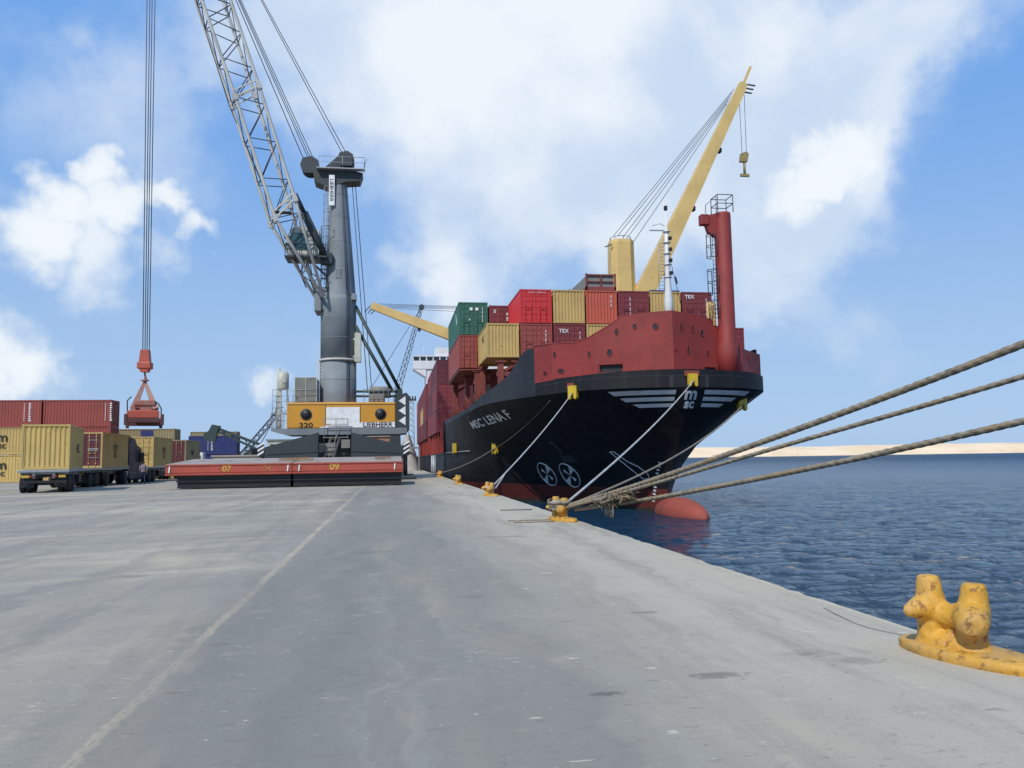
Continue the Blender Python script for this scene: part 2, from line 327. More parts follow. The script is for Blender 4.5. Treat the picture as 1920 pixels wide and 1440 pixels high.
def sea_mat():
    m, nt, b = base_mat('sea_water')
    geo = N(nt, 'ShaderNodeNewGeometry'); P = geo.outputs['Position']
    n0 = noise(nt, P, .02, 4, .5).outputs['Fac']
    nt.links.new(mixcol(nt, maprange(nt, n0, .35, .65), (.002, .030, .066), (.004, .044, .095)), b.inputs['Base Color'])
    b.inputs['IOR'].default_value = 1.33
    dl = vmath(nt, 'LENGTH', P, (0, 0, 0)).outputs['Value']; nt.links.new(maprange(nt, dl, 30, 500, .07, .42, 'LINEAR'), b.inputs['Roughness'])
    mp = N(nt, 'ShaderNodeMapping'); mp.inputs['Scale'].default_value = (.6, 1.2, 1.); mp.inputs['Rotation'].default_value = (0, 0, .25); nt.links.new(P, mp.inputs[0])
    a = noise(nt, mp.outputs[0], 2.2, 6, .62, .8).outputs['Fac']
    c = noise(nt, mp.outputs[0], .38, 3, .5, .4).outputs['Fac']
    h = math_node(nt, 'ADD', math_node(nt, 'MULTIPLY', a, .30), math_node(nt, 'MULTIPLY', c, .45))
    bp = N(nt, 'ShaderNodeBump'); bp.inputs['Distance'].default_value = 2.3; bp.inputs['Strength'].default_value = 1.
    nt.links.new(h, bp.inputs['Height']); nt.links.new(bp.outputs[0], b.inputs['Normal'])
    return m
def hull_paint():
    m, nt, b = base_mat('hull_paint')
    geo = N(nt, 'ShaderNodeNewGeometry'); P = geo.outputs['Position']
    sp = N(nt, 'ShaderNodeSeparateXYZ'); nt.links.new(P, sp.inputs[0]); Z = sp.outputs[2]
    n1 = noise(nt, P, .5, 6, .6).outputs['Fac']
    mp = N(nt, 'ShaderNodeMapping'); mp.inputs['Scale'].default_value = (1.3, 1.3, .12); nt.links.new(P, mp.inputs[0])
    st = noise(nt, mp.outputs[0], 1.5, 6, .62).outputs['Fac']
    black = mixcol(nt, maprange(nt, st, .5, .75, 0, .6), (.008, .008, .009), (.035, .035, .035))
    black = mixcol(nt, maprange(nt, n1, .5, .75, 0, .5), black, (.03, .034, .04))
    pv = N(nt, 'ShaderNodeCombineXYZ'); nt.links.new(sp.outputs[1], pv.inputs[0]); nt.links.new(Z, pv.inputs[1])
    br = N(nt, 'ShaderNodeTexBrick'); br.inputs['Scale'].default_value = 1.; br.inputs['Brick Width'].default_value = 5.5; br.inputs['Row Height'].default_value = 1.55; br.inputs['Mortar Size'].default_value = .018; br.inputs['Mortar Smooth'].default_value = .6
    br.inputs['Color1'].default_value = (.2,.2,.2,1); br.inputs['Color2'].default_value = (.8,.8,.8,1); br.inputs['Mortar'].default_value = (.5,.5,.5,1); nt.links.new(pv.outputs[0], br.inputs[0])
    black = mixcol(nt, maprange(nt, br.outputs['Color'], .2, .8, 0, .35, 'LINEAR'), black, (.03,.031,.033)); black = mixcol(nt, math_node(nt, 'MULTIPLY', br.outputs['Fac'], .6), black, (.055,.055,.055))
    sc_ = noise(nt, mp.outputs[0], 5.5, 7, .7).outputs['Fac']; black = mixcol(nt, maprange(nt, sc_, .66, .73, 0, .55), black, (.10,.085,.07))
    rr = noise(nt, P, 1.7, 8, .7).outputs['Fac']; black = mixcol(nt, maprange(nt, rr, .70, .75, 0, .7), black, (.11,.045,.022))
    red = mixcol(nt, maprange(nt, n1, .4, .7), (.17,.035,.026), (.08,.028,.022))
    edge = math_node(nt, 'ADD', Z, math_node(nt, 'MULTIPLY', math_node(nt, 'SUBTRACT', st, .5), .05))
    c = mixcol(nt, maprange(nt, edge, -.52, -.5), red, black)
    weed = maprange(nt, edge, -1.62, -1.8, 0, .85)
    c = mixcol(nt, weed, c, (.03, .035, .025))
    nt.links.new(c, b.inputs['Base Color']); nt.links.new(maprange(nt, st, .3, .7, .5, .72, 'LINEAR'), b.inputs['Roughness']); b.inputs['Specular IOR Level'].default_value = .3
    bp = N(nt, 'ShaderNodeBump'); bp.inputs['Distance'].default_value = .05; bp.inputs['Strength'].default_value = .35
    nt.links.new(noise(nt, P, .45, 3, .5).outputs['Fac'], bp.inputs['Height']); nt.links.new(bp.outputs[0], b.inputs['Normal'])
    return m
def glass(name='cab_glass', rgb=(.03,.09,.09)):
    m, nt, b = base_mat(name); b.inputs['Base Color'].default_value = (*rgb, 1); b.inputs['Roughness'].default_value = .08
    b.inputs['Specular IOR Level'].default_value = .8
    return m
def rope_mat(name, rgb):
    m, nt, b = base_mat(name); tc = N(nt, 'ShaderNodeTexCoord')
    n = noise(nt, tc.outputs['Object'], 9, 5, .6).outputs['Fac']; n2 = noise(nt, tc.outputs['Object'], 1.1, 3).outputs['Fac']
    c = mixcol(nt, maprange(nt, n, .35, .7), rgb, tuple(x*.5 for x in rgb)); c = mixcol(nt, maprange(nt, n2, .45, .65, 0, .6), c, (rgb[0]*.9, rgb[1]*.75, rgb[2]*.55))
    nt.links.new(c, b.inputs['Base Color']); b.inputs['Roughness'].default_value = .9
    return m

M = dict(
    concrete=concrete(), sea=sea_mat(), hull=hull_paint(),
    ship_red=paint('red_oxide_deck_paint', (.27,.030,.024), .65, .5, .22, .6, rustcol=(.12,.045,.03), streak=.45),
    ship_brown=paint('brown_red_steel', (.22,.045,.03), .6, .5, .35, .8),
    bulb=paint('antifouling_red', (.33,.07,.045), .75, .5, .0, .8),
    buff=paint('buff_crane_paint', (.68,.47,.16), .5, .3, .1, .5, rustcol=(.25,.12,.05)),
    hook_buff=paint('grimy_buff_paint', (.34,.25,.09), .6, .6, .1, 2),
    sling_red=paint('worn_red_frame_paint', (.36,.13,.09), .6, .8, .3, 2.2, dark=(.30,.25,.19)),
    sling_dark=paint('dark_red_brown_steel', (.10,.035,.03), .6, .5, .2, 2),
    white=paint('white_ship_paint', (.72,.72,.70), .5, .25, .06, .6),
    slate=paint('bluish_black_bulwark_paint', (.016,.019,.025), .6, .5, .06, .6, streak=.4, dark=(.009,.010,.012)),  # slightly bluish black for the bulwark plates aft of the red
    yellow=paint('yellow_fitting_paint', (.62,.42,.02), .5, .3, .15, 2.),
    crane_grey=paint('grey_crane_paint', (.21,.235,.245), .68, .5, .08, .35, dark=(.085,.10,.11)),
    crane_dark=paint('dark_grey_steel', (.035,.045,.048), .55, .4, .12, .7),
    boom=paint('grey_white_boom_paint', (.58,.56,.50), .55, .45, .25, .6, rustcol=(.2,.14,.1)),
    crane_yellow=paint('amber_crane_paint', (.62,.29,.025), .42, .22, .0, .6, streak=.2),
    cream=paint('cream_paint', (.52,.52,.42), .5, .4, .12, 1.2),
    louvre=paint('grey_louvre_paint', (.22,.21,.19), .6, .3, .0, 2),
    black=paint('black_steel', (.012,.012,.013), .5, .4, .0, 1),
    white_mark=paint('white_marking_paint', (.80,.80,.78), .6, .35, .0, 2, streak=.3, bump=0),
    black_mark=paint('black_marking_paint', (.015,.015,.015), .6, .2, .0, 2, streak=0, bump=0),
    yellow_mark=paint('yellow_marking_paint', (.60,.38,.05), .6, .5, .3, 2, bump=0),
    faded_white=paint('faded_white_marking', (.66,.30,.30), .7, .6, .2, 2, bump=0),
    faded_mark=paint('faded_yellow_marking', (.46,.16,.05), .7, .6, .3, 2, bump=0),
    hatch_red=paint('orange_red_steel', (.42,.075,.045), .6, .4, .25, .7),
    hatch_top=paint('dusty_steel_top', (.36,.30,.26), .8, .5, .3, .8),
    bollard=paint('chipped_yellow_paint', (.58,.30,.022), .62, .85, .65, 4.0, rustcol=(.20,.09,.03), bump=.012, dark=(.44,.28,.12), streak=.35),
    rope=rope_mat('mooring_rope_fibre', (.29,.245,.175)), rope_pale=rope_mat('pale_rope_fibre', (.52,.53,.52)),
    wire=flat('steel_wire', (.07,.075,.085), .5, .3), tyre=flat('tyre_rubber', (.018,.018,.018), .85), rim=flat('wheel_rim', (.2,.2,.2), .5, .5),
    glass=glass(), glass_dark=glass('dark_window_glass', (.012,.016,.02)),
    blue_cab=paint('dark_blue_truck_paint', (.010,.014,.035), .45, .3, .0, 1), galv=flat('galvanised_steel', (.36,.37,.38), .5, .4),
    timber=paint('weathered_timber', (.30,.20,.11), .85, .5, .0, 2), green_steel=paint('dark_green_steel', (.03,.055,.05), .5, .3, .1, 1),
    spreader=paint('orange_red_spreader_paint', (.46,.09,.05), .5, .35, .15, 1.2), grey_rig=flat('greased_rigging', (.16,.15,.13), .7, .2),
    float_grey=flat('grey_rubber_float', (.2,.2,.2), .7),
)
CC = {  # container paints
    'ochre': paint('ochre_container_paint', (.52,.36,.12), .5, .35, .18, .7), 'yellow': paint('yellow_container_paint', (.58,.41,.13), .5, .35, .2, .7),
    'maroon': paint('maroon_container_paint', (.20,.032,.034), .5, .3, .12, .7), 'brown red': paint('brown_red_container_paint', (.30,.062,.045), .5, .35, .15, .7),
    'bright red': paint('bright_red_container_paint', (.56,.03,.03), .45, .15, .0, .7), 'orange red': paint('orange_red_container_paint', (.50,.10,.055), .5, .3, .1, .7),
    'green': paint('green_container_paint', (.03,.13,.085), .5, .3, .08, .7), 'blue': paint('blue_container_paint', (.028,.04,.15), .5, .3, .1, .7),
    'dark maroon': paint('dark_maroon_container_paint', (.12,.022,.028), .5, .3, .1, .7), 'olive': paint('olive_container_paint', (.30,.24,.12), .55, .4, .2, .7),
}

# ------------------------------------------------------------------ setting: quay, water, far shore
EDGE = 4.62; WATER = -1.95
def make_quay():
    mb = MB(); xs = [-900, -300, -100, -40, -20, -12, -6, -3, 0, 2, 4.50]; ys = [-60, -10, 0, 5, 10, 20, 40, 80, 150, 300, 700]
    r = random.Random(21); k = 0.
    while k < 75: k += .16+.006*k; ys.append(k+.003)
    ys.sort(); rows = []
    for y in ys:
        ch = r.uniform(0, .012)+(r.uniform(.02, .07) if r.random() < .07 else 0)
        rows.append([(x, y, 0) for x in xs] + [(4.57-ch*1.2, y, -.006), (EDGE-ch, y, -.035-ch*.6), (EDGE+.01, y, -.6), (EDGE+.01, y, -7)])
    mb.grid(rows, smooth=False)
    tag(mb.build('quay', M['concrete'], fix=False), 'grey concrete quay apron with worn traffic lanes', None, kind='structure')
    m = MB(); pts = [(4.31,7.7),(4.25,7.35),(4.19,6.98),(4.2,6.75),(4.25,6.55),(4.37,6.3)]
    a_, b_ = [(x-.006-.004*(i % 2), y, .003) for i, (x, y) in enumerate(pts)], [(x+.006, y, .003) for x, y in pts]
    tag(m.grid([a_, b_], smooth=False).build('surface_crack', flat('crack_dirt', (.12,.115,.10), .95)), None, None, kind='structure')
make_quay()
def make_sea():
    from mathutils import noise as mn
    def axis(a, b, step, out):
        v = []; x = a
        while x < b: v.append(x); x += step*(1+max(0, x-a)/out)
        return v
    xs = axis(4.0, 110, .20, 45)+[110, 150, 220, 400, 800, 1600, 3000, 6000, 12000]; ys = [-300, -60, -20]+axis(-6, 190, .28, 48)+[190, 260, 400, 800, 1600, 3000, 6000, 12000]
    rows = []
    for y in ys:
        row = []
        for x in xs:
            q = max(0., min(1., (150-math.hypot(x, y))/90)); z = 0.
            if q > 0:
                u, v = x*.97+y*.25, -x*.25+y*.97
                z = .050*mn.noise((u*.28, v*.55, 1.7))+.060*mn.noise((u*1.0, v*2.0, 5.1))+.030*(.4-abs(mn.noise((u*1.5+3, v*2.9, 9.3))))+.012*mn.noise((u*3.1, v*5., 2.2)); z *= q
            row.append((x, y, WATER+z))
        rows.append(row)
    tag(MB().grid(rows, smooth=True).build('sea', M['sea'], fix=False), None, None, kind='structure')
make_sea()
def make_shore():
    m, nt, b = base_mat('dry_sand'); tc = N(nt, 'ShaderNodeTexCoord')
    mp = N(nt, 'ShaderNodeMapping'); mp.inputs['Scale'].default_value = (1, 1, 6); nt.links.new(tc.outputs['Object'], mp.inputs[0])
    n = noise(nt, mp.outputs[0], .012, 8, .65).outputs['Fac']; n2 = noise(nt, mp.outputs[0], .12, 6, .7).outputs['Fac']
    c = mixcol(nt, maprange(nt, n, .4, .65), (.86,.66,.42), (.76,.56,.34)); c = mixcol(nt, maprange(nt, n2, .64, .7, 0, .6), c, (.22,.2,.13))
    nt.links.new(c, b.inputs['Base Color']); b.inputs['Roughness'].default_value = .95
    mb = MB(); r = random.Random(5); rows = [[], [], [], [], []]
    x = 150.
    while x < 2600:
        y0 = 1450-.10*(x-600); h = 18.0+.003*(x-400)+.8*math.sin(x*.013)+.5*math.sin(x*.041+1)+.35*r.random()
        h *= min(1, max(.15, (x-150)/220))
        rows[0].append((x, y0-6, WATER-.5)); rows[1].append((x, y0+5+3*r.random(), WATER+1.4+.5*r.random())); rows[2].append((x, y0+40, WATER+.55*h))
        rows[3].append((x, y0+90, WATER+h)); rows[4].append((x, y0+400, WATER+h*.9)); x += 12
    mb.grid(rows, smooth=True)
    tag(mb.build('sand_spit', m), 'long pale sand spit across the water', None, kind='structure')
    # low scrub on the spit
    sb = MB()
    for i in range(90):
        x = r.uniform(500, 2300); y0 = 1450-.10*(x-600)+r.uniform(10, 60); z = WATER+2+((y0-(1450-.10*(x-600)))/90)*9
        for k in range(5):
            cx, cy, s_ = x+r.uniform(-2, 2), y0+r.uniform(-2, 2), r.uniform(.4, 1.1)
            sb.add([(cx-s_, cy, z), (cx+s_, cy, z), (cx+s_*.4, cy+s_, z+s_*.9), (cx-s_*.5, cy-s_, z+s_*.7)], [(0,1,2), (0,1,3), (0,2,3), (1,2,3)])
    tag(sb.build('scrub', flat('dry_scrub', (.12,.11,.06), .9)), None, None, kind='stuff')
make_shore()
def make_far_trees():
    mb = MB(); r = random.Random(11)
    for i in range(260):
        x = r.uniform(-420, 20); y = r.uniform(640, 760); h = r.uniform(7, 13.5)*(1.15 if -190 < x < -90 else .9); w = r.uniform(5, 10)
        for k in range(38):
            a = r.uniform(0, 6.28); q = r.random(); rr = w*.55*math.sqrt(r.random())*(1-.5*q)
            c = Vector((x+math.cos(a)*rr, y+math.sin(a)*rr, h*(.15+.85*q))); s_ = r.uniform(.7, 1.7)
            d1 = Vector((r.uniform(-1,1), r.uniform(-1,1), r.uniform(-1,1)))*s_; d2 = Vector((r.uniform(-1,1), r.uniform(-1,1), r.uniform(-1,1)))*s_
            mb.add([c-d1, c+d2, c+d1, c-d2], [(0,1,2,3)])
    tag(mb.build('far_trees', flat('hazy_foliage', (.055,.085,.07), .9), fix=False), None, None, kind='stuff')
make_far_trees()

# ------------------------------------------------------------------ containers
CONT_CACHE = {}
def corr(mb, p0, ux, L, h, nrm, period=.28, dep=.036):
    """Corrugated sheet from p0 along ux (length L), height h, ridges towards nrm."""
    p0 = Vector(p0); ux = Vector(ux); nrm = Vector(nrm); n = max(2, int(round(L/period))); pr = L/n
    a, b = [], []
    for i in range(n):
        for q, d in ((0, 0), (.30, 0), (.5, -dep), (.80, -dep)):
            p = p0+ux*(pr*(i+q))+nrm*d; a.append(p); b.append(p+Vector((0, 0, h)))
    e = p0+ux*L; a.append(e); b.append(e+Vector((0, 0, h)))
    mb.grid([a, b], smooth=False)
def cont_meshes(L, H, end, W=2.44):
    key = (L, H, end)
    if key in CONT_CACHE: return CONT_CACHE[key]
    hl, w = L/2, W/2; sh = MB(); z0, z1 = .16, H-.10
    corr(sh, (-w+.03, hl, z0), (0,-1,0), L, z1-z0, (-1,0,0)); corr(sh, (w-.03, -hl, z0), (0,1,0), L, z1-z0, (1,0,0))
    corr(sh, (w-.1, hl-.03, z0), (-1,0,0), W-.2, z1-z0, (0,1,0), .25, .04)
    if end == 'wall': corr(sh, (-w+.1, -hl+.03, z0), (1,0,0), W-.2, z1-z0, (0,-1,0), .25, .045)
    rt = [[(x, y, H-.03-(.02 if k % 2 else 0)) for x in (-w+.05, w-.05)] for k, y in enumerate([-hl+.05+i*(L-.1)/40 for i in range(41)])]
    sh.grid(rt, smooth=False); sh.box(-w+.05, -hl+.06, .1, w-.05, hl-.06, .16)
    fr = MB()
    for x in (-1, 1):
        for y in (-1, 1):
            fr.box(*sorted((x*w, x*(w-.11)))[:1], *sorted((y*hl, y*(hl-.12)))[:1], .115, *sorted((x*w, x*(w-.11)))[1:], *sorted((y*hl, y*(hl-.12)))[1:], H-.12)
            for zz in (0, H-.118):
                xa, xb = sorted((x*(w+.004), x*(w-.16))); ya, yb = sorted((y*(hl+.004), y*(hl-.17))); fr.box(xa, ya, zz, xb, yb, zz+.118)
        xa, xb = sorted((x*(w-.002), x*(w-.07))); fr.box(xa, -hl+.17, H-.10, xb, hl-.17, H-.02); fr.box(xa, -hl+.17, .02, xb, hl-.17, .165)
    for y in (-1, 1):
        ya, yb = sorted((y*(hl-.002), y*(hl-.08))); fr.box(-w+.16, ya, H-.12, w-.16, yb, H-.01); fr.box(-w+.16, ya, .01, w-.16, yb, .165)
    doors = []
    if end == 'doors':
        for k in (-1, 1):
            d = MB(); xa, xb = sorted((k*.012, k*(w-.115)))
            zs = [.17, .17+(H-.3)*.22, .17+(H-.3)*.44, .17+(H-.3)*.66, .17+(H-.3)*.83, H-.125]
            for i in range(5):
                d.box(xa, -hl+.02, zs[i], xb, -hl+.06, zs[i]+.07); d.box(xa+.05, -hl+.045, zs[i]+.07, xb-.05, -hl+.06, zs[i+1])
            d.box(xa, -hl+.021, zs[0], xa+.06, -hl+.059, H-.126); d.box(xb-.06, -hl+.021, zs[0], xb, -hl+.059, H-.126)
            bars = []
            for q in (.28, .72):
                x = xa+(xb-xa)*q; bb = MB().tube([(x, -hl-.012, .06), (x, -hl-.012, H-.06)], .019, 6)
                for zz in (.3, H*.5, H-.35): bb.box(x-.05, -hl-.03, zz, x+.05, -hl+.022, zz+.07)
                bb.box(x-.02, -hl-.04, 1.05, x+.3*(1 if q < .5 else -1), -hl-.015, 1.09)
                bars.append(bb.mesh('locking_bar'))
            doors.append((d.mesh('door'), bars))
    r = CONT_CACHE[key] = (sh.mesh('corrugated_shell', False), fr.mesh('frame'), doors); 
    for me in (r[0], r[1]): me.materials.append(None)
    for d, bars in doors:
        d.materials.append(None)
        for b_ in bars: b_.materials.append(None)
    return r
def part_copy(name, me, mat_, parent):
    o = bpy.data.objects.new(name, me); COL.objects.link(o); o.parent = parent
    if mat_: o.material_slots[0].link = 'OBJECT'; o.material_slots[0].material = mat_
    return o
def container(loc, colour, label, group, L=6.06, H=2.59, end='doors', rotz=0, door_colour=None, detail=True):
    t = thing('shipping_container', label, 'container', loc, rotz, group, world=False)
    sh, fr, doors = cont_meshes(L, H, end); m = CC[colour]
    part_copy('corrugated_shell', sh, m, t); part_copy('frame', fr, m, t)
    for d, bars in doors:
        dd = part_copy('door', d, CC[door_colour or colour], t)
        if detail:
            for b_ in bars: part_copy('locking_bar', b_, m, dd)
    return t
def local_text(t, txt, size, pos, face, mname='white_mark', name='painted_lettering', sx=1., vertical=False):
    """Lettering on a container's -Y end ('end') or on its +X / -X side, in the container's own frame."""
    if face == 'end': ux, uy = (1,0,0), (0,0,1)
    elif face == '+x': ux, uy = (0,1,0), (0,0,1)
    else: ux, uy = (0,-1,0), (0,0,1)
    if vertical: ux, uy = tuple(-a for a in uy), ux
    return text_on(txt, size, pos, ux, uy, name, M[mname], t, .012*size, sx=sx)
def ticks(t, x, y, z0, z1, n, name='marking_strip', mname='white_mark', w=.035):
    """A vertical strip of small painted characters on a container end."""
    mb = MB(); h = (z1-z0)/n
    for i in range(n):
        if i % 4 != 3: mb.add([(x-w, y, z0+i*h), (x+w, y, z0+i*h), (x+w*.8, y, z0+i*h+h*.72), (x-w, y, z0+i*h+h*.72)], [(0,1,2,3)])
    return mb.build(name, M[mname], t, fix=False)

def ticks_row(t, x0, z, n, y=-3.062, mname='faded_white'):
    mb = MB(); r = random.Random(n)
    for k in range(n):
        if k in (6,): continue
        x = x0+k*.09; h = .10+.05*r.random(); mb.add([(x, y, z), (x+.055, y, z), (x+.05, y, z+h), (x+.01, y, z+h)], [(0,1,2,3)])
    return mb.build('painted_lettering', M[mname], t, fix=False)

# ------------------------------------------------------------------ container ship
XC, YS, HB = 17.0, 43.9, 11.7
def pchip(xs, ys):
    n = len(xs); h = [xs[i+1]-xs[i] for i in range(n-1)]; d = [(ys[i+1]-ys[i])/h[i] for i in range(n-1)]
    m = [d[0]]+[0]*(n-2)+[d[-1]]
    for i in range(1, n-1):
        m[i] = 0 if d[i-1]*d[i] <= 0 else 3*(h[i-1]+h[i])/((2*h[i]+h[i-1])/d[i-1]+(h[i]+2*h[i-1])/d[i])
    def f(x):
        if x <= xs[0]: return ys[0]
        if x >= xs[-1]: return ys[-1]
        i = 0
        while x > xs[i+1]: i += 1
        t = (x-xs[i])/h[i]; t2, t3 = t*t, t*t*t
        return ys[i]*(2*t3-3*t2+1)+m[i]*h[i]*(t3-2*t2+t)+ys[i+1]*(3*t2-2*t3)+m[i+1]*h[i]*(t3-t2)
    return f
LV = [0, .3, .55, .78, 1.]; S0 = [5., 4., 2.4, .9, 0.]
TB = [pchip(*t) for t in (
 ([0,1,4,8,14,20,27,33], [0,.45,1.6,3.0,5.1,7.3,9.6,HB]), ([0,1,4,8,14,20,27,34], [0,.55,1.9,3.5,5.8,8.0,10.2,HB]),
 ([0,.5,1,2,4,8,13,19,26,35.6], [0,.5,.85,1.5,2.6,4.3,6.1,8.0,9.9,HB]), ([0,.3,1,2,4,7,11,17,25,37.1], [0,1.1,2.4,3.5,4.9,6.4,7.9,9.4,10.7,HB]),
 ([0,.1,.3,1,2,3,5,8,12,18,26,38], [0,1.1,2.1,3.9,5.1,5.9,6.85,7.9,8.9,10.,10.9,HB]))]
ZK = pchip([0,8,14,18,23.5,38,200], [5.5,5.6,5.7,5.72,5.45,5.15,5.15])
TOP = pchip([0,1.2,3.2,6.9,7.34,7.41,8.4,9.6,10.6,12,14,19,23.5,38], [6.55,6.5,6.45,6.6,6.7,8.75,8.8,8.5,7.9,7.4,7.0,6.4,5.86,5.44])
LOWS0 = pchip([0,.3,.55], S0[:3])
def S0F(h): return LOWS0(h) if h <= .55 else 2.4*((1-min(1, h))/.45)**1.12
def hull_sh(s, h):
    """Half breadth: ruled flare from mid height up to the knuckle, fair waterlines below."""
    h = min(1, max(0, h))
    if h <= .55:
        t = s-LOWS0(h)
        return 0 if t <= 0 else pchip([0,.3,.55], [f(t) for f in TB[:3]])(h)
    hs = 1-.45*(max(0, s)/2.4)**(1/1.12) if s < 2.4 else .55
    if h <= hs: return 0
    b0 = TB[2](s-2.4) if s > 2.4 else 0
    return b0+(TB[4](s)-b0)*(h-hs)/(1-hs)
def hull_b(s, z): return hull_sh(s, (z-WATER)/(ZK(s)-WATER))
def hull_s(a, z):
    lo, hi = 0., 38.
    for _ in range(40):
        m = (lo+hi)/2
        if hull_b(m, z) < abs(a): lo = m
        else: hi = m
    return hi
def on_side(s, z, lift=.03, side=-1):
    b = hull_b(s, z); e = .15; db = (hull_b(s+e, z)-hull_b(s-e, z))/(2*e); dz = (hull_b(s, z+.1)-hull_b(s, z-.1))/.2
    n = Vector((side, -db, -dz)).normalized(); return Vector((XC+side*b, YS+s, z))+n*lift
def on_bow(a, z, lift=.04):
    s = hull_s(a, z); side = -1 if a < 0 else 1; return Vector((XC+a, YS+s, z))+Vector((side*.25*min(1, abs(a)), -1, -.35)).normalized()*lift

ship = thing('container_ship', 'black hulled container ship with red bulwark and white bow emblem, moored at the quay', 'ship', (XC, YS+40, WATER))
def make_hull():
    st = [0,.015,.05,.1,.18,.3,.45,.65,.9,1.2,1.6,2.,2.5,3.,3.6,4.3,5.,6.,7.,7.34,7.41,8.4,9.,9.6,10.2,11,12,14,16,18.5,21,23.5,26,28.5,31,33,34.5,36,37,38]
    mb = MB(); hs = [0,.06,.12,.18,.24,.3,.36,.42,.48,.55,.61,.67,.73,.78,.84,.89,.95,1.]
    for side in (-1, 1):
        rows = []
        for j, h in enumerate([None]+hs):
            hh = h or 0; s0 = S0F(hh); row = []
            for q in st:
                s = s0+q*(38-s0)/38; z = (WATER+hh*(ZK(s)-WATER)) if h is not None else -7.
                b = 0 if q == 0 else hull_sh(s, hh)
                row.append((XC+side*b, YS+s, z))
            rows.append(row)
        mb.grid(rows, smooth=True)
        top = [(x, y, TOP(q)) for q, (x, y, z) in zip(st, rows[-1])]
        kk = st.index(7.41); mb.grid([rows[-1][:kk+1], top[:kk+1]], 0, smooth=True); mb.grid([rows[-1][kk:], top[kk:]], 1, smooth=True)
        inner = [(x-side*.18*min(1, q), y+.2, z) for q, (x, y, z) in zip(st, top)]
        mb.grid([top, inner], smooth=False); mb.grid([inner, [(x, y, min(z-.05, ZK(q)+.1)) for q, (x, y, z) in zip(st, inner)]], smooth=True)
        # parallel body behind the shoulder
        X = XC+side*HB
        ys = [YS+38+k*9 for k in range(13)]
        mb.grid([[(X, y, -7) for y in ys], [(X, y, -.5) for y in ys], [(X, y, 2.2) for y in ys]], smooth=False)
        mb.box(X-.12, YS+37.7, 2.1, X+.12, YS+38.05, 5.44); mb.box(X-.08 if side < 0 else X-.3, YS+38, 2.05, X+.3 if side < 0 else X+.08, YS+146, 2.22)
    mb.box(XC-HB+.02, YS+145.8, -7, XC+HB-.02, YS+146, 2.2)
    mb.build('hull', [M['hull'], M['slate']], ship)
    dk = MB()
    for q0, q1 in zip(st[5:], st[6:]):
        b0, b1 = TB[4](q0)-.15, TB[4](q1)-.15; z0, z1 = ZK(q0)+.12, ZK(q1)+.12; dk.add([(XC-b0, YS+q0+.1, z0), (XC+b0, YS+q0+.1, z0), (XC+b1, YS+q1+.1, z1), (XC-b1, YS+q1+.1, z1)], [(0,1,2,3)])
    dk.box(XC-HB+.1, YS+38.1, 2.0, XC+HB-.1, YS+145.7, 2.15)
    dk.build('deck', M['ship_red'], ship)
    # sheer strake moulding on the forward shoulder
    pts = [on_side(s, 2.18+.012*(38-s), .05) for s in [37.7, 36, 34, 32, 30, 28.5]]
    MB().tube(pts, .06, 6).build('rubbing_strake', M['crane_grey'], ship)
    # vertical plate seam
    MB().tube([on_side(24.2, z, .012) for z in [-.3+.4*k for k in range(15)]], .03, 5).build('plate_seam', M['black'], ship)
make_hull()
def make_bulb():
    mb = MB(); c = (XC, YS+2.3, WATER+.04); prof = []
    for k in range(19):
        t = -1+2*k/18; prof.append((1.04*math.sqrt(max(0, 1-abs(t)**1.7))+.002, 3.9*t))
    vs = MB().lathe(prof, (0,0,0), 28, axis='Y')
    mb.add([(c[0]+x*.95, c[1]+y, c[2]+z*(.98 if z > 0 else 1.6)) for x, y, z in vs.v], vs.f, 0, True)
    mb.build('bulbous_bow', M['bulb'], ship)
make_bulb()
BW = [(-7.76,7.41),(-7.0,5.3),(-4.8,3.0),(-.5,1.2),(4.6,2.9),(6.88,5.2),(7.62,7.2),(8.45,10.2)]
BTOP = ([-7.76,-7.0,-5.74,-5.25,-3.83,-3.34,-2.86,-1.66,-.5,.95,2.45,2.5,4.05,4.10,6.85,8.5], [8.83,8.72,8.6,8.73,9.56,9.95,10.09,10.17,10.2,10.07,9.85,9.5,9.43,8.19,8.1,8.3])
def lerp_tab(x, xs, ys):
    for i in range(len(xs)-1):
        if x <= xs[i+1]:
            t = (x-xs[i])/(xs[i+1]-xs[i]); return ys[i]+max(0, t)*(ys[i+1]-ys[i])
    return ys[-1]
def bw_point(a):
    for (a0, s0), (a1, s1) in zip(BW, BW[1:]):
        if a <= a1: t = (a-a0)/(a1-a0); return s0+t*(s1-s0), Vector((s1-s0, -(a1-a0), 0)).normalized()
    return BW[-1][1], Vector((1, 0, 0))
def on_bw(a, z, lift=.02):
    s, n = bw_point(a); return Vector((XC+a, YS+s, z))+n*lift, n
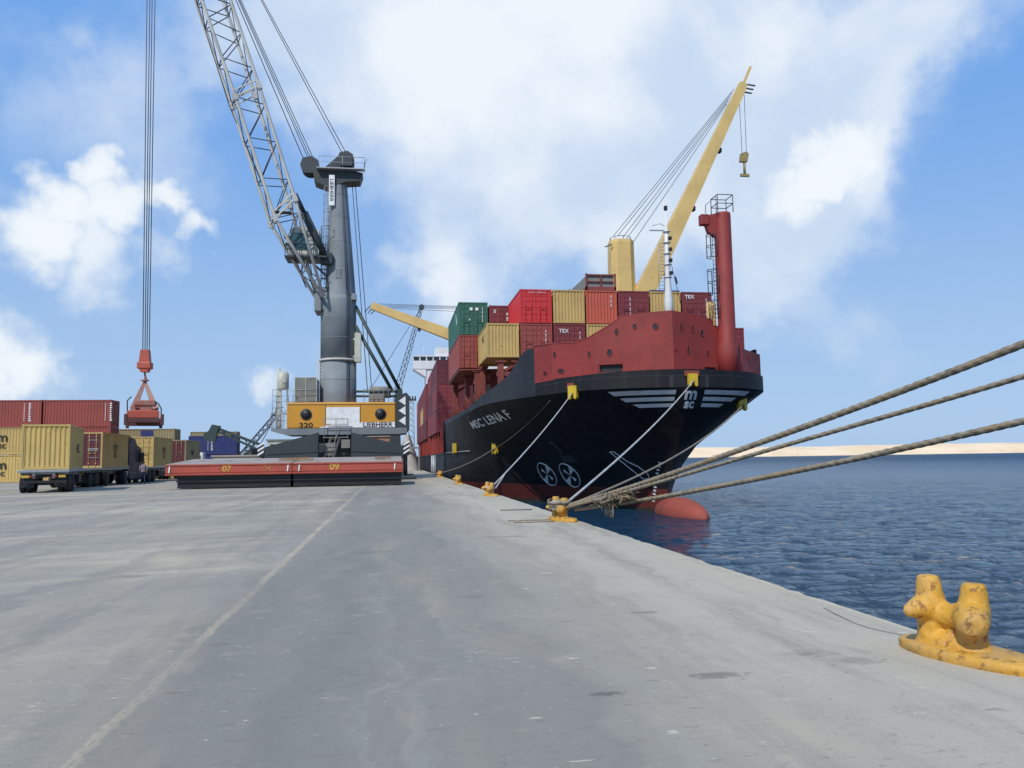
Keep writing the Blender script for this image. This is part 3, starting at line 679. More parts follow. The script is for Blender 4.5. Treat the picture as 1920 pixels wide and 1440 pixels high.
def make_bulwark():
    al = sorted(set([a for a, _ in BW]+BTOP[0]+[-6.4,-4.3,-1.1,.2,1.7,3.3,5.4,6.2,7.2,8.0])); mb = MB()
    out = []; inn = []
    for a in al:
        s, n = bw_point(a); out.append(Vector((XC+a, YS+s, 0))); inn.append(Vector((XC+a*.985, YS+s+.16, 0)))
    lo = [(p.x, p.y, 6.42) for p in out]; hi = [(p.x, p.y, lerp_tab(a, *BTOP)) for p, a in zip(out, al)]
    hi2 = [(p.x, p.y, lerp_tab(a, *BTOP)) for p, a in zip(inn, al)]; lo2 = [(p.x, p.y, 6.42) for p in inn]
    mb.grid([lo, hi], smooth=False); mb.grid([hi, hi2], smooth=False); mb.grid([hi2, lo2], smooth=False)
    # rail along the top edge
    mb.tube([(x, y+.03, z+.03) for x, y, z in hi[:10]], .05, 6)
    mb.build('bulwark', M['ship_red'], ship)
    dk = MB(); s0 = None
    for (a0, s0), (a1, s1) in zip(BW, BW[1:]): pass
    fd = MB()
    for q0, q1 in zip([.3,1,2,3,4.3,5.5,6.5], [1,2,3,4.3,5.5,6.5,7.4]):
        b0, b1 = TB[4](q0)-.12, TB[4](q1)-.12; fd.add([(XC-b0, YS+q0, 6.44), (XC+b0, YS+q0, 6.44), (XC+b1, YS+q1, 6.44), (XC-b1, YS+q1, 6.44)], [(0,1,2,3)])
    fd.build('forecastle_deck', M['ship_red'], ship)
    # openings: a raised ring round a black disc painted as the shade inside
    for a, z, w, h in [(-6.86,8.02,.10,.2),(-5.09,7.82,.09,.22),(-2.56,9.35,.12,.17),(-1.42,9.28,.17,.2),(.11,9.27,.1,.22),(.91,9.19,.09,.24),(1.6,8.97,.13,.2),(-3.99,7.84,.17,.22),(-3.57,9.09,.12,.2),
                       (-.32,7.86,.07,.1),(.55,7.87,.1,.26),(1.98,7.75,.09,.2),(2.97,7.67,.1,.18),(5.27,7.7,.13,.18),(-7.3,6.95,.22,.14),(-6.54,6.95,.24,.15)]:
        c, n = on_bw(a, z); ux = Vector((-n.y, n.x, 0)); uz = Vector((0, 0, 1))
        ring = [c+ux*w*math.cos(k*math.pi/7)+uz*h*math.sin(k*math.pi/7) for k in range(14)]
        MB().tube(ring, .022, 5, closed=True).build('fairlead_rim', M['ship_red'], ship)
        o = MB().add([p-n*.012 for p in ring], [tuple(range(14))]).build('opening_shadow', M['black'], ship, fix=False)
        o.name = 'fairlead_hole_shade'
    for a0, a1, z0, z1 in ((-4.6,-3.3,6.62,7.12), (1.55,2.45,6.62,6.9)):
        c0, n = on_bw(a0, z0, .008); c1, _ = on_bw(a1, z0, .008); up = Vector((0, 0, z1-z0))
        MB().add([c0, c1, c1+up, c0+up], [(0,1,2,3)]).build('mooring_recess_shade', M['black'], ship, fix=False)  # flat black quad, the deep shade of a recess put into colour
        mb = MB(); mb.beam(c0+up+n*.1, c1+up+n*.1, .22, .07); mb.beam(c0+n*.08, c0+up+n*.08, .07, .2, (0,1,0)); mb.beam(c0+n*.1-up*.02, c1+n*.1-up*.02, .24, .06)
        mb.build('recess_frame', M['ship_red'], ship)
make_bulwark()
def bow_marks():
    for z0, z1, aL, aL2, aR, aR2 in ((5.12,5.36,-4.45,-4.05,4.05,4.35), (4.76,4.98,-3.72,-3.35,3.1,3.4), (4.42,4.62,-2.98,-2.56,2.3,2.6)):
        for (b0t, b0b, b1) in ((aL, aL2, -.78), (aR2, aR, .95)):
            n = 26; top = [on_bow(b0t+(b1-b0t)*k/n, z1, .03) for k in range(n+1)]; mid = [on_bow((b0t+b0b)/2+(b1-(b0t+b0b)/2)*k/n, (z0+z1)/2, .03) for k in range(n+1)]; bot = [on_bow(b0b+(b1-b0b)*k/n, z0, .03) for k in range(n+1)]
            MB().grid([bot, mid, top]).build('bow_stripe', M['white_mark'], ship, fix=False)
    rows = [[on_bow(.10+.80*r_*math.cos(k*math.pi/20), 4.84+.62*r_*math.sin(k*math.pi/20), .06) for k in range(41)] for r_ in (.02,.25,.5,.75,1.)]
    em = MB().grid(rows).build('bow_emblem', M['black'], ship, fix=False)
    for txt, sz, z, sx in (('m', .95, 4.86, 1.05), ('sc', .72, 4.38, 1.0)):
        bm = text_mesh(txt, sz, .03, 0, 'CENTER')
        for _ in range(3):
            e = [x for x in bm.edges if x.calc_length() > .08]
            if e: bmesh.ops.subdivide_edges(bm, edges=e, cuts=1)
        bmesh.ops.triangulate(bm, faces=bm.faces)
        for v in bm.verts: v.co = on_bow(.10+v.co.x*sx, z+v.co.y, .10)
        MB().addbm(bm).build('emblem_lettering', M['white_mark'], em, fix=False)
    # name on the starboard bow
    bm = text_mesh('MSC LENA F', 1.0, .022, 0, 'LEFT'); w = max(v.co.x for v in bm.verts)
    for _ in range(4):
        e = [x for x in bm.edges if x.calc_length() > .12]
        if e: bmesh.ops.subdivide_edges(bm, edges=e, cuts=1)
    bmesh.ops.triangulate(bm, faces=bm.faces)
    for v in bm.verts:
        q = v.co.x/w; s = 24.6-10.4*q; v.co = on_side(s, 4.15+.42*q+v.co.y*.86, .06)
    MB().addbm(bm).build('name_lettering', M['white_mark'], ship, fix=False)
    # bow thruster marks
    for sc, zc in ((16.55,.32), (13.65,.27)):
        ring = [on_side(sc+1.0*math.cos(k*math.pi/18), zc+.86*math.sin(k*math.pi/18), .03) for k in range(36)]
        mk = MB().tube(ring, .045, 5, closed=True)
        for k in range(4):
            a0 = math.pi/4+k*math.pi/2-.28; rows = [[on_side(sc+r_*math.cos(a0+.56*j/4), zc+.86*r_*math.sin(a0+.56*j/4), .035) for j in range(5)] for r_ in (.04,.3,.55,.92 if k % 2 else .6)]
            mk.grid(rows)
        mk.build('thruster_mark', M['white_mark'], ship, fix=False)
    pts = [on_side(s, z, .03) for s, z in [(7.4,1.9),(7.0,1.9),(6.55,1.25),(6.0,.95),(5.55,.5),(5.5,.15),(6.1,.12),(7.4,1.9)]]
    MB().tube(pts, .035, 5, closed=False).build('bulb_mark', M['white_mark'], ship, fix=False)
    for k in range(12):
        z = 1.1-.22*k; s = hull_s(.42, z); MB().add([on_side(s+dx, z+dz, .03) for dx, dz in ((0,0),(.22,0),(.22,.11),(0,.11))], [(0,1,2,3)]).build('draught_mark', M['white_mark'], ship, fix=False)
    mb = MB()
    mb.add([on_side(s, z, .02) for s, z in ((13.4,1.2),(11.7,1.2),(11.7,1.75),(13.4,1.75))], [(0,1,2,3)]); mb.tube([on_side(12.6, 1.75+.2*k, .05) for k in range(6)], .12, 6)
    mb.build('anchor', M['crane_dark'], ship, fix=False)
bow_marks()
FAIR = {}
def fairlead(key, p, n, w=.62, h=.80):
    """Yellow roller fairlead plate with a notch cut in its foot."""
    n = Vector(n).normalized(); ux = Vector((-n.y, n.x, 0)).normalized(); uz = Vector((0, 0, 1)); c = Vector(p)
    poly = [(-.5,.5),(.5,.5),(.5,-.42),(.36,-.55),(.18,-.45),(.12,-.05),(-.12,-.05),(-.18,-.45),(-.36,-.55),(-.5,-.42)]
    mb = MB()
    for idx in ((0,1,5,6),(1,2,3,4,5),(6,7,8,9,0)):
        mb.prism([c+ux*poly[i][0]*w+uz*poly[i][1]*h for i in idx], n*.22)
    o = mb.build('fairlead', M['yellow'], ship); MB().beam(c+uz*.55*h-ux*w*.8, c+uz*.55*h+ux*w*.8, .3, .07, n).build('fairlead_shelf', M['ship_brown'], o)
    FAIR[key] = c+n*.22-uz*.1*h
fairlead('mid', on_side(3.39, 5.5, .02), (-.75,-.66,0)); fairlead('bow', on_bow(.1, 5.92, .06), (0,-1,0), .56, .72); fairlead('port', on_bow(4.1, 4.7, .05), (.3,-.95,0))
fairlead('aft', on_side(22.2, 2.45, .02), (-.95,-.3,0), .8, .95); fairlead('quarter', on_side(33.2, 2.6, .02), (-1,-.1,0), 1.1, .95)
def ship_structure():
    z = 9.0
    mb = MB(); mb.box(XC-7.6, 58.4, 4.7, XC+7.6, 65.4, z); mb.box(XC-8.6, 65.4, 4.6, XC+8.6, 79.5, z-.02); mb.build('hatch_coaming', M['ship_brown'], ship)
    for k, (x, y, zt) in enumerate([(7.0,65.9,8.9),(6.6,70.2,8.9),(6.1,77.4,8.9),(8.3,65.9,8.9),(8.0,77.4,8.9),(8.1,59.4,8.9),(9.3,59.4,8.9),(7.3,64.6,8.9)]):
        m = MB(); m.beam((x, y, 5.5), (x, y, zt), .42, .5, (0,1,0)); m.beam((x, y, zt-.9), (x+1.5, y, zt-.05), .22, .2); m.box(x-.4, y-.35, zt-.14, x+.4, y+.35, zt-.02)
        m.build('container_stanchion', M['ship_brown'], ship)
    for x0, x1, y in ((6.7,8.9,65.9),(7.8,9.8,59.4)):
        for z_, w_ in ((7.9,.32),(6.4,.2)): MB().beam((x0, y, z_), (x1, y, z_), w_, w_).build('lashing_beam', M['ship_brown'], ship)
    m = MB(); m.box(5.5, 65.5, 8.86, 8.6, 78, 8.98); m.build('lashing_platform', M['ship_brown'], ship)
    for i in range(9):
        s0 = 17+i*2.2; p = on_side(s0, TOP(s0), 0); 
    m = MB(); top = [Vector((XC-TB[4](s)+.25, YS+s, TOP(s)+.95)) for s in range(20, 38, 2)]
    for p in top: m.tube([p, p-Vector((0, 0, .95))], .03, 5)
    m.tube(top, .028, 5); m.tube([p-Vector((0, 0, .45)) for p in top], .022, 5); m.build('deck_railing', M['ship_brown'], ship)
    # side wall and stanchions of the long hold
    m = MB(); m.box(XC-HB+.55, 84, 2.2, XC+HB-.55, 174, 4.82); m.build('hold_side_wall', M['ship_red'], ship)
    for k in range(14):
        y = 84.6+k*6.4; m = MB(); m.box(XC-HB+.15, y, 2.2, XC-HB+.55, y+.5, 4.8); m.build('side_stanchion', M['ship_red'], ship)
    for k in range(3): MB().tube([(XC-HB-.10, 97.5+k*4.2, -1.5), (XC-HB-.10, 97.5+k*4.2, 2.1)], .15, 6).build('overboard_pipe', M['galv'], ship)
    # accommodation block and bridge
    m = MB(); m.box(7.4, 175.5, 2.2, 26.6, 188, 21.4); acc = m.build('accommodation', M['white'], ship)
    m = MB(); m.box(4.6, 175.2, 21.4, 29.4, 180, 23.2); m.box(9.5, 175.6, 23.2, 24.5, 182, 26.2)
    for side in (-1, 1):
        x0, x1 = (4.6, 7.4) if side < 0 else (29.4, 26.6); m.prism([(x0, 175.3, 21.4), (x1, 175.3, 21.4), (x1, 175.3, 19.6)], (0, 4, 0))
    m.box(4.5, 175.1, 24.1, 29.5, 180.1, 24.35)
    for k in range(18): m.box(4.6+k*1.46-.12, 175.22, 23.2, 4.6+k*1.46+.12, 175.5, 24.1)
    m.tube([(17, 178, 26), (17, 178, 33)], .25, 8); m.tube([(13.5, 178, 30), (20.5, 178, 30)], .12, 6); m.tube([(11, 177, 26), (11, 177, 29.5)], .06, 5); m.tube([(7, 177, 24.3), (7, 177, 26.6)], .05, 5)
    br = m.build('bridge', M['white'], ship)
    for k in range(17): MB().box(4.6+k*1.46+.16, 175.3, 23.2, 4.6+(k+1)*1.46-.16, 175.45, 24.1).build('bridge_window', M['glass_dark'], br)
    m = MB()
    for row in range(6):
        for k in range(7): m.box(8.4+k*2.6, 175.44, 5+row*2.7, 9.3+k*2.6, 175.52, 5.9+row*2.7)
    m.build('cabin_windows', M['glass_dark'], acc)
    m = MB(); m.lathe([(2.2, 21.4), (2.1, 27), (1.9, 27.3)], (17, 186, 0), 20); m.build('funnel', M['ship_red'], ship)
ship_structure()
def ladder(mb, p, q, w=.4, n=12, side=(1,0,0), r=.022):
    p, q, sd = Vector(p), Vector(q), Vector(side).normalized()*w/2
    mb.tube([p-sd, q-sd], r, 5); mb.tube([p+sd, q+sd], r, 5)
    for k in range(n): c = p+(q-p)*((k+.5)/n); mb.tube([c-sd, c+sd], r*.8, 4)
def cage(mb, p, q, r=.36, n=4, bulge=(0,-1,0), tr=.018):
    p, q, b = Vector(p), Vector(q), Vector(bulge).normalized(); up = (q-p).normalized(); sd = up.cross(b).normalized()
    pts = lambda c: [c+sd*r*math.cos(math.pi*k/8)+b*r*1.5*math.sin(math.pi*k/8) for k in range(9)]
    rings = [pts(p+(q-p)*k/(n-1)) for k in range(n)]
    for rg in rings: mb.tube(rg, tr, 4)
    for k in (0, 2, 4, 6, 8): mb.tube([rg[k] for rg in rings], tr, 4)
def foredeck_posts():
    x, y = 17.0, 47.0
    m = MB().lathe([(.29, 9.3), (.27, 11.2), (.19, 12.2), (.16, 13.5), (.13, 15.6), (.06, 15.7), (.04, 17.0)], (x, y, 0), 14)
    for z in (11.3, 12.6, 13.4, 14.1, 14.8, 15.5): m.lathe([(.14, z), (.25, z+.02), (.25, z+.05), (.14, z+.07)], (x, y, 0), 12)
    fm = m.build('foremast', M['white'], ship)
    m = MB(); ladder(m, (x-.42, y, 11.8), (x-.36, y, 14.9), .34, 14); m.beam((x-1.1, y, 15.6), (x+.1, y, 15.62), .07); m.tube([(x-.9, y, 15.9), (x-.4, y, 16.05), (x-.1, y, 15.9)], .02, 4); m.build('mast_ladder', M['galv'], fm)
    m = MB()
    for z in (12.75, 13.55, 14.25, 14.95): m.cbox(x+.02, y-.36, z, x+.22, y-.16, z+.22, .03)
    m.cbox(x-.1, y-.1, 16.92, x+.1, y+.1, 17.2, .03)
    m.build('mast_lamps', M['black'], fm)
    m = MB(); m.tube([(x+.1, y, 14.2), (x+1.15, y+.5, 10.2)], .018, 4); m.beam((x+.55, y+.21, 12.75), (x+.68, y+.27, 12.3), .09); m.build('mast_stay', M['wire'], fm)
    # red ventilation post with caged ladder and top platform
    x, y = 20.36, 46.15
    m = MB().lathe([(.66, 6.4), (.62, 8.2), (.53, 8.4), (.50, 16.4), (.48, 16.55), (.2, 16.6)], (x, y, 0), 24)
    m.prism([(x-.45, y-.2, 16.5), (x-1.3, y-.2, 16.3), (x-1.0, y-.2, 15.3), (x-.5, y-.2, 15.0)], (0, .4, 0)); m.cbox(x-1.5, y-.3, 15.75, x-1.0, y+.2, 16.4, .04)
    vp = m.build('vent_post', M['ship_red'], ship)
    m = MB(); ladder(m, (x-.68, y-.1, 10.1), (x-.68, y-.1, 15.2), .36, 20, (0,1,0)); m.build('post_ladder', M['wire'], vp)
    for z0, z1 in ((9.9,11.0),(11.4,12.9),(13.7,15.1)):
        m = MB(); cage(m, (x-.68, y-.1, z0), (x-.68, y-.1, z1), .34, 3, (-1,-.2,0), .024); m.build('ladder_cage', M['wire'], vp)
    m = MB(); c = [(-.5,-.5),(.5,-.5),(.5,.5),(-.5,.5)]
    for i in range(4):
        a, b_ = c[i], c[(i+1) % 4]
        m.tube([(x+a[0], y+a[1], 16.5), (x+a[0], y+a[1], 17.6)], .03, 5)
        for z in (17.05, 17.6): m.tube([(x+a[0], y+a[1], z), (x+b_[0], y+b_[1], z)], .028, 5)
    m.tube([(x-.55, y-.4, 16.4), (x-.55, y-.4, 17.5), (x-1.25, y-.4, 16.9), (x-1.25, y-.4, 16.4)], .025, 5); m.build('platform_railing', M['wire'], vp)
    m = MB().lathe([(.17, 8.2), (.17, 10.9), (.1, 11.0)], (x-1.0, y+.2, 0), 12).lathe([(.13, 8.2), (.13, 10.9), (.08, 11.)], (x-.68, y+.3, 0), 12); m.build('vent_pipe', M['buff'], ship)
foredeck_posts()
def deck_crane(tx, ty, top, foot, tip, tipw, ropes_to, hook, reach):
    cr = MB(); oc = [(-1,-.55),(-.55,-1),(.55,-1),(1,-.55),(1,.55),(.55,1),(-.55,1),(-1,.55),(-1,-.55)]
    cr.grid([[(tx+a*w_, ty+b_*w_, z) for a, b_ in oc] for w_, z in ((1.36, 2.2), (1.34, 15.0), (1.30, 17.5), (1.24, top-.3), (1.2, top), (.05, top+.02))], smooth=False)
    cr.prism([(tx+reach*.9, ty-.7, foot[2]+2.6), (tx+reach*1.5, ty-.7, foot[2]+1.0), (tx+reach*3.0, ty-.7, foot[2]+.1), (tx+reach*3.0, ty-.7, foot[2]-1.2), (tx+reach*.9, ty-.7, foot[2]-2.6)], (0, 1.4, 0))
    t = cr.build('deck_crane', M['buff'], ship)
    f, p = Vector(foot), Vector(tip); d = (p-f).normalized(); m = MB()
    m.beam(f, f+d*3.5, 2.0, 1.4, (0,1,0), 0, tipw*2.0, 1.5); m.beam(f+d*3.5, p-d*.2, tipw*2.0, 1.5, (0,1,0), 0, tipw*1.0, .8)
    j = m.build('jib', M['buff'], t)
    m = MB(); nrm = Vector((-d.z, 0, d.x)); nrm = nrm if nrm.z > 0 else -nrm
    if hook: MB().beam(p, p+d*2.1+nrm*.1, .25, .3, (0,1,0)).build('jib_spar', M['buff'], j)
    for k in range(3): m.beam(p-d*(.1+.5*k)-nrm*.0, p-d*(.1+.5*k)-nrm*1.3+d*.5, .12, .14, (0,1,0))
    m.build('jib_head', M['crane_dark'], j)
    for q in (.13, .42, .69):
        c = f+d*((p-f).length*q)-nrm*(tipw*1.2-.5*q); MB().cbox(c.x-.22, c.y-.3, c.z-.25, c.x+.22, c.y+.3, c.z+.25, .05).build('jib_lamp', M['crane_dark'], j)
    m = MB()
    for k, (o, h) in enumerate(((-1.0,.35),(-.6,.3),(0,.2),(.4,.05),(.9,-.6))):
        m.tube([(tx+o*reach, ty-.9, top+h), p-d*(1.2+.5*k)+nrm*.7], .03, 4)
    m.build('luffing_ropes', M['wire'], t)
    m = MB()
    for k in range(9):
        a = k*math.pi/4; m.tube([(tx+1.15*math.cos(a), ty+1.15*math.sin(a), top), (tx+1.15*math.cos(a), ty+1.15*math.sin(a), top+.35), (tx+1.15*math.cos(a+.785), ty+1.15*math.sin(a+.785), top+.35)], .03, 4)
    m.beam((tx-1.2, ty-1, top-.6), (tx-2., ty-1, top-.9), .1, .1); m.build('rope_guards', M['crane_dark'], t)
    if hook:
        hx, hz = hook; m = MB(); m.tube([(hx-.28, ty, p.z-.8), (hx-.2, ty, hz+1.0)], .03, 4); m.tube([(hx+.34, ty, p.z-.6), (hx+.3, ty, hz+1.2)], .03, 4); m.build('hoist_ropes', M['wire'], t)
        m = MB(); m.prism([(hx-.55, ty-.2, hz), (hx-.4, ty-.2, hz+.9), (hx+.2, ty-.2, hz+1.15), (hx+.5, ty-.2, hz+.9), (hx+.3, ty-.2, hz)], (0, .4, 0)); m.tube([(hx, ty, hz+.1), (hx, ty, hz-1.4)], .14, 6); m.beam((hx-.5, ty, hz-1.5), (hx+.5, ty, hz-1.5), .25, .3); m.build('hook_block', M['hook_buff'], t)
deck_crane(24.0, 80.5, 24.3, (26.0,80,18.2), (38.4,80,42.4), .9, None, (38.3, 33.6), 1)
deck_crane(24.0, 123.6, 24.6, (21.8,122.5,16.0), (-3.3,122.5,25.2), 1.05, None, None, -1)
def ship_containers():
    e0, pit = 6.97, 2.566; g = 'containers stowed on the ship'
    x = lambda k: e0+pit*(k+.5)
    y1 = 59+3.03; zl, zu = 9.12, 11.76
    ct = {}
    def C(k, z, col, end, lab, y=y1, L=6.06, H=2.59, **kw):
        t = container((x(k), y, z), col, lab, g, L, H, end, **kw); return t
    t = C(0, zl, 'ochre', 'wall', 'ochre container at the quay side of the foremost row, nothing stacked on it'); local_text(t, 'MSC', .7, (-1.225, -.6, 1.5), '-x', 'black_mark', sx=.8)
    t = C(1, zl, 'brown red', 'doors', 'brown red container directly beneath the bright red one'); ticks(t, .72, -3.06, .9, 2.1, 14)
    t = C(2, zl, 'maroon', 'doors', 'maroon container with white letters, directly beneath an ochre one'); local_text(t, 'TEX', .42, (-.45, -3.05, 1.9), 'end'); ticks(t, .8, -3.06, .7, 2.0, 14)
    C(3, zl, 'ochre', 'wall', 'ochre container half hidden by the sloping red bulwark')
    t = C(1, zu, 'bright red', 'doors', 'bright red container, the brightest on the ship, on the top tier'); ticks_row(t, -.55, 2.28, 15)
    C(2, zu, 'ochre', 'wall', 'ochre container on the top tier between the bright red and the orange red ones')
    t = C(3, zu, 'orange red', 'wall', 'orange red container with ribbed end, below the folded flat rack'); ticks(t, .75, -3.065, 1.3, 2.3, 12)
    t = C(4, zu, 'maroon', 'doors', 'plain maroon container on the top tier right of the orange red one'); ticks(t, -.3, -3.06, .6, 2.2, 16)
    t = C(5, zu, 'ochre', 'wall', 'ochre container with a blue tarpaulin on top, behind the white foremast')
    MB().cbox(-1.2, -3.0, 2.58, 1.2, 3.0, 2.70, .03).build('tarpaulin', CC['blue'], t)
    t = C(6, zu, 'maroon', 'doors', 'maroon container with white letters on the top tier, beside the red post'); local_text(t, 'TEX', .42, (-.6, -3.05, 2.05), 'end'); ticks(t, .75, -3.06, .7, 2.2, 16)
    t = C(7, 8.95, 'maroon', 'doors', 'maroon container farthest from the quay, right of the red vent post', H=2.59); ticks(t, .0, -3.06, .6, 2.2, 14)
    # folded flat rack on top
    fr = thing('flat_rack', 'folded brown flat rack with grey end panels lying on the orange red container', 'flat rack', (x(3), y1, zu+2.60), 0, None, False)
    m = MB()
    for xx in (-1.2, 1.08):
        for yy in (-3.0, 2.88): m.box(xx, yy, 0, xx+.13, yy+.13, 1.32)
    m.box(-1.2, -3.0, 0, 1.2, 3.0, .28); m.box(-1.05, -3.0, 1.16, 1.05, -2.88, 1.26); m.box(-1.05, -2.99, .66, 1.05, -2.9, .72); m.box(-.06, -2.99, .28, .06, -2.9, 1.16); m.build('frame', M['ship_brown'], fr)
    MB().box(-1.05, -2.86, .28, 1.05, -2.8, 1.2).build('end_panel', M['louvre'], fr); MB().box(-1.18, -2.7, .28, -1.12, 2.7, 1.1).build('side_panel', M['louvre'], fr)
    # second bay: 40 foot boxes along the quay side
    e2 = 5.42; x2 = lambda k: e2+2.566*(k+.5); y2 = 65.6+6.1
    t = container((x2(0), y2, 11.85), 'green', 'dark green long container on the quay side of the ship', g, 12.19, 2.74, 'doors')
    m = MB()
    for a in (-.18, .3): m.box(a-.11, -6.125, 2.05, a+.13, -6.115, 2.28)
    m.build('white_sticker', M['white_mark'], t, fix=False); ticks(t, .78, -6.13, 1.1, 2.4, 16); ticks(t, -.3, -6.13, 1.2, 1.35, 3, w=.06); m = MB(); m.prism([(-1.226,-3.9,1.1),(-1.226,-4.5,1.2),(-1.226,-3.6,2.1),(-1.226,-3.2,2.2)], (-.006,0,0)); m.build('painted_emblem', M['white_mark'], t, fix=False)
    container((x2(0), y2, 9.08), 'brown red', 'rust brown long container directly beneath the green one', g, 12.19, 2.74, 'doors')
    t = container((x2(1), y2, 11.75), 'maroon', 'maroon container between the green and the bright red ones on the top tier', g, 12.19, 2.6, 'doors'); ticks(t, .3, -6.13, 1.3, 2.0, 6, w=.07); local_text(t, '0', .4, (-.75, -6.125, 1.95), 'end')
    # long hold: tiers seen along the ship's side
    cols = [['maroon','maroon','dark maroon'], ['maroon','dark maroon','maroon'], ['dark maroon','maroon','maroon'], ['maroon','ochre','maroon'], ['dark maroon','maroon','dark maroon'], ['maroon','maroon','brown red']]
    ordn = ['first', 'second', 'third', 'fourth', 'fifth', 'sixth']; tier = ['bottom', 'middle', 'top']
    for i, y0 in enumerate((96, 109, 127, 139.8, 152.6, 162.2)):
        for k in range(3):
            nm = cols[i][k]
            if i == 3 and k == 1: lab = 'only ochre container along the side of the long hold, middle tier'
            else: lab = f'{nm} container, {tier[k]} tier of the {ordn[i]} stack behind the black shoulder of the hull'
            container((5.3+1.25, y0+6.1, 4.86+k*2.9), nm, lab, g, 12.19, 2.89, 'doors', detail=False)
    for k in range(3):
        container((5.3+1.25+2.57, 102.1, 4.86+k*2.9), 'dark maroon' if k == 1 else 'maroon', f'maroon container, {tier[k]} tier, just inboard of the first stack behind the black shoulder', g, 12.19, 2.89, 'doors', detail=False)
ship_containers()

# ------------------------------------------------------------------ mobile harbour crane
CX, CY = -4.55, 69.6
crane = thing('harbour_crane', 'tall grey mobile harbour crane with amber machinery house standing behind the orange red hatch covers', 'crane', (CX, CY, 0))
def make_crane():
    # chassis, wheels, outriggers
    m = MB(); m.cbox(CX-5.2, CY-2.0, 1.0, CX+5.2, CY+2.0, 1.85, .06); m.cbox(CX-1.6, CY-1.9, 1.85, CX+1.6, CY+1.9, 3.0, .08); ch = m.build('chassis', M['crane_dark'], crane)
    for k in range(6):
        for sd in (-1, 1):
            x = CX-4.6+k*1.85; y = CY+sd*1.6
            w = MB().lathe([(.30,-.32),(.56,-.30),(.62,-.18),(.62,.18),(.56,.30),(.30,.32)], (x, y, .62), 20, axis='Y').build('wheel', M['tyre'], crane)
            MB().lathe([(.05,-.34),(.3,-.32),(.3,.32),(.05,.34)], (x, y, .62), 14, axis='Y').build('rim', M['rim'], w)
    for sx in (-1, 1):
        for yy in (CY-3.4, CY+3.4):
            m = MB(); x0, x1 = CX+sx*1.3, CX+sx*5.45
            poly = [(x0, yy-.45, 3.85), (x1, yy-.45, 2.72), (x1, yy-.45, 1.85), (x0, yy-.45, 1.75)]
            m.prism(poly, (0, .9, 0)); m.prism([(x0, yy-.5, 2.4), (x1-sx*.2, yy-.5, 2.2), (x1-sx*.2, yy-.5, 2.12), (x0, yy-.5, 2.3)], (0, .05, 0))
            o = m.build('outrigger_beam', M['crane_dark'], crane)
            m = MB(); m.tube([(x1+sx*.15, yy, .25), (x1+sx*.15, yy, 2.6)], .2, 12); m.cbox(x1-sx*.9 if sx > 0 else x1-1.0, yy-.9, .02, x1+1.0 if sx > 0 else x1+.9, yy+.9, .3, .05); m.beam((x1-sx*.05, yy-.3, .3), (x1-sx*.05, yy-.3, 1.9), .18, .18); m.build('outrigger_foot', M['crane_dark'], o)
            pl = MB().box(*sorted((x1+sx*.02, x1+sx*.5))[:1], yy-.52, 1.95, *sorted((x1+sx*.02, x1+sx*.5))[1:], yy-.47, 2.95).build('end_plate', M['black'], o)
            m = MB(); xa, xb = sorted((x1+sx*.02, x1+sx*.5))
            for k in range(3): z = 2.02+k*.34; m.add([(xa, yy-.523, z), (xb, yy-.523, z+.3), (xb, yy-.523, z+.46), (xa, yy-.523, z+.16)], [(0,1,2,3)])
            m.build('end_stripes', M['white_mark'], o, fix=False)
    m = MB().lathe([(2.0, 1.8), (1.62, 2.1), (1.5, 2.9), (1.5, 3.3), (1.75, 3.45), (1.75, 3.72)], (CX, CY, 0), 32); m.build('slewing_ring', M['crane_dark'], crane)
    # superstructure
    y0, y1 = 67.6, 71.8
    m = MB(); m.prism([(-9.75, y0-.15, 4.25), (-9.75, y0-.15, 4.05), (-8.6, y0-.15, 3.72), (.4, y0-.15, 3.72), (1.24, y0-.15, 3.8), (1.24, y0-.15, 4.25)], (0, y1-y0+.3, 0)); m.build('turntable_deck', M['crane_grey'], crane)
    m = MB(); m.cbox(-8.55, y0, 4.26, .30, y0+3.9, 6.42, .1); h = m.build('machinery_house', M['crane_yellow'], crane)
    yf = y0-.012
    MB().add([(-5.38, yf, 4.62), (-2.66, yf, 4.62), (-2.66, yf, 6.0), (-5.38, yf, 6.0)], [(0,1,2,3)]).build('white_panel', M['white_mark'], h, fix=False)
    m = MB(); xs = [-5.9,-5.6,-5.2,-4.7,-4.2,-3.5,-2.6]; up = [4.33,4.42,4.54,4.64,4.71,4.73,4.74]
    m.grid([[(x, yf-.006, 4.3) for x in xs], [(x, yf-.006, z) for x, z in zip(xs, up)]]); m.add([(-2.6, yf-.006, 4.3), (.24, yf-.006, 4.3), (.24, yf-.006, 4.74), (-2.6, yf-.006, 4.74)], [(0,1,2,3)]); m.build('white_stripe', M['white_mark'], h, fix=False)
    text_on('LIEBHERR', .54, (-1.18, yf-.01, 4.345), (1,0,0), (0,0,1), 'maker_lettering', M['black_mark'], h, .012, sx=1.06)
    text_on('320', .56, (-7.0, yf-.002, 4.34), (1,0,0), (0,0,1), 'number_lettering', M['black_mark'], h, .012, sx=1.35)
    for x in (-7.0, -.95):
        m = MB().lathe([(.36,-.06),(.46,-.05),(.46,.02)], (x, y0-.02, 5.42), 28, axis='Y'); m.build('vent_rim', M['crane_dark'], h)
        MB().lathe([(.05,-.075),(.37,-.07),(.37,0)], (x, y0-.02, 5.42), 28, axis='Y').build('vent_opening', M['black'], h)
    m = MB()
    for x in (-5.44, -2.6): m.box(x-.02, y0-.02, 4.6, x+.02, y0, 6.2)
    m.box(-8.5, y0-.022, 6.2, .25, y0-.001, 6.24); m.build('panel_seams', M['crane_dark'], h)
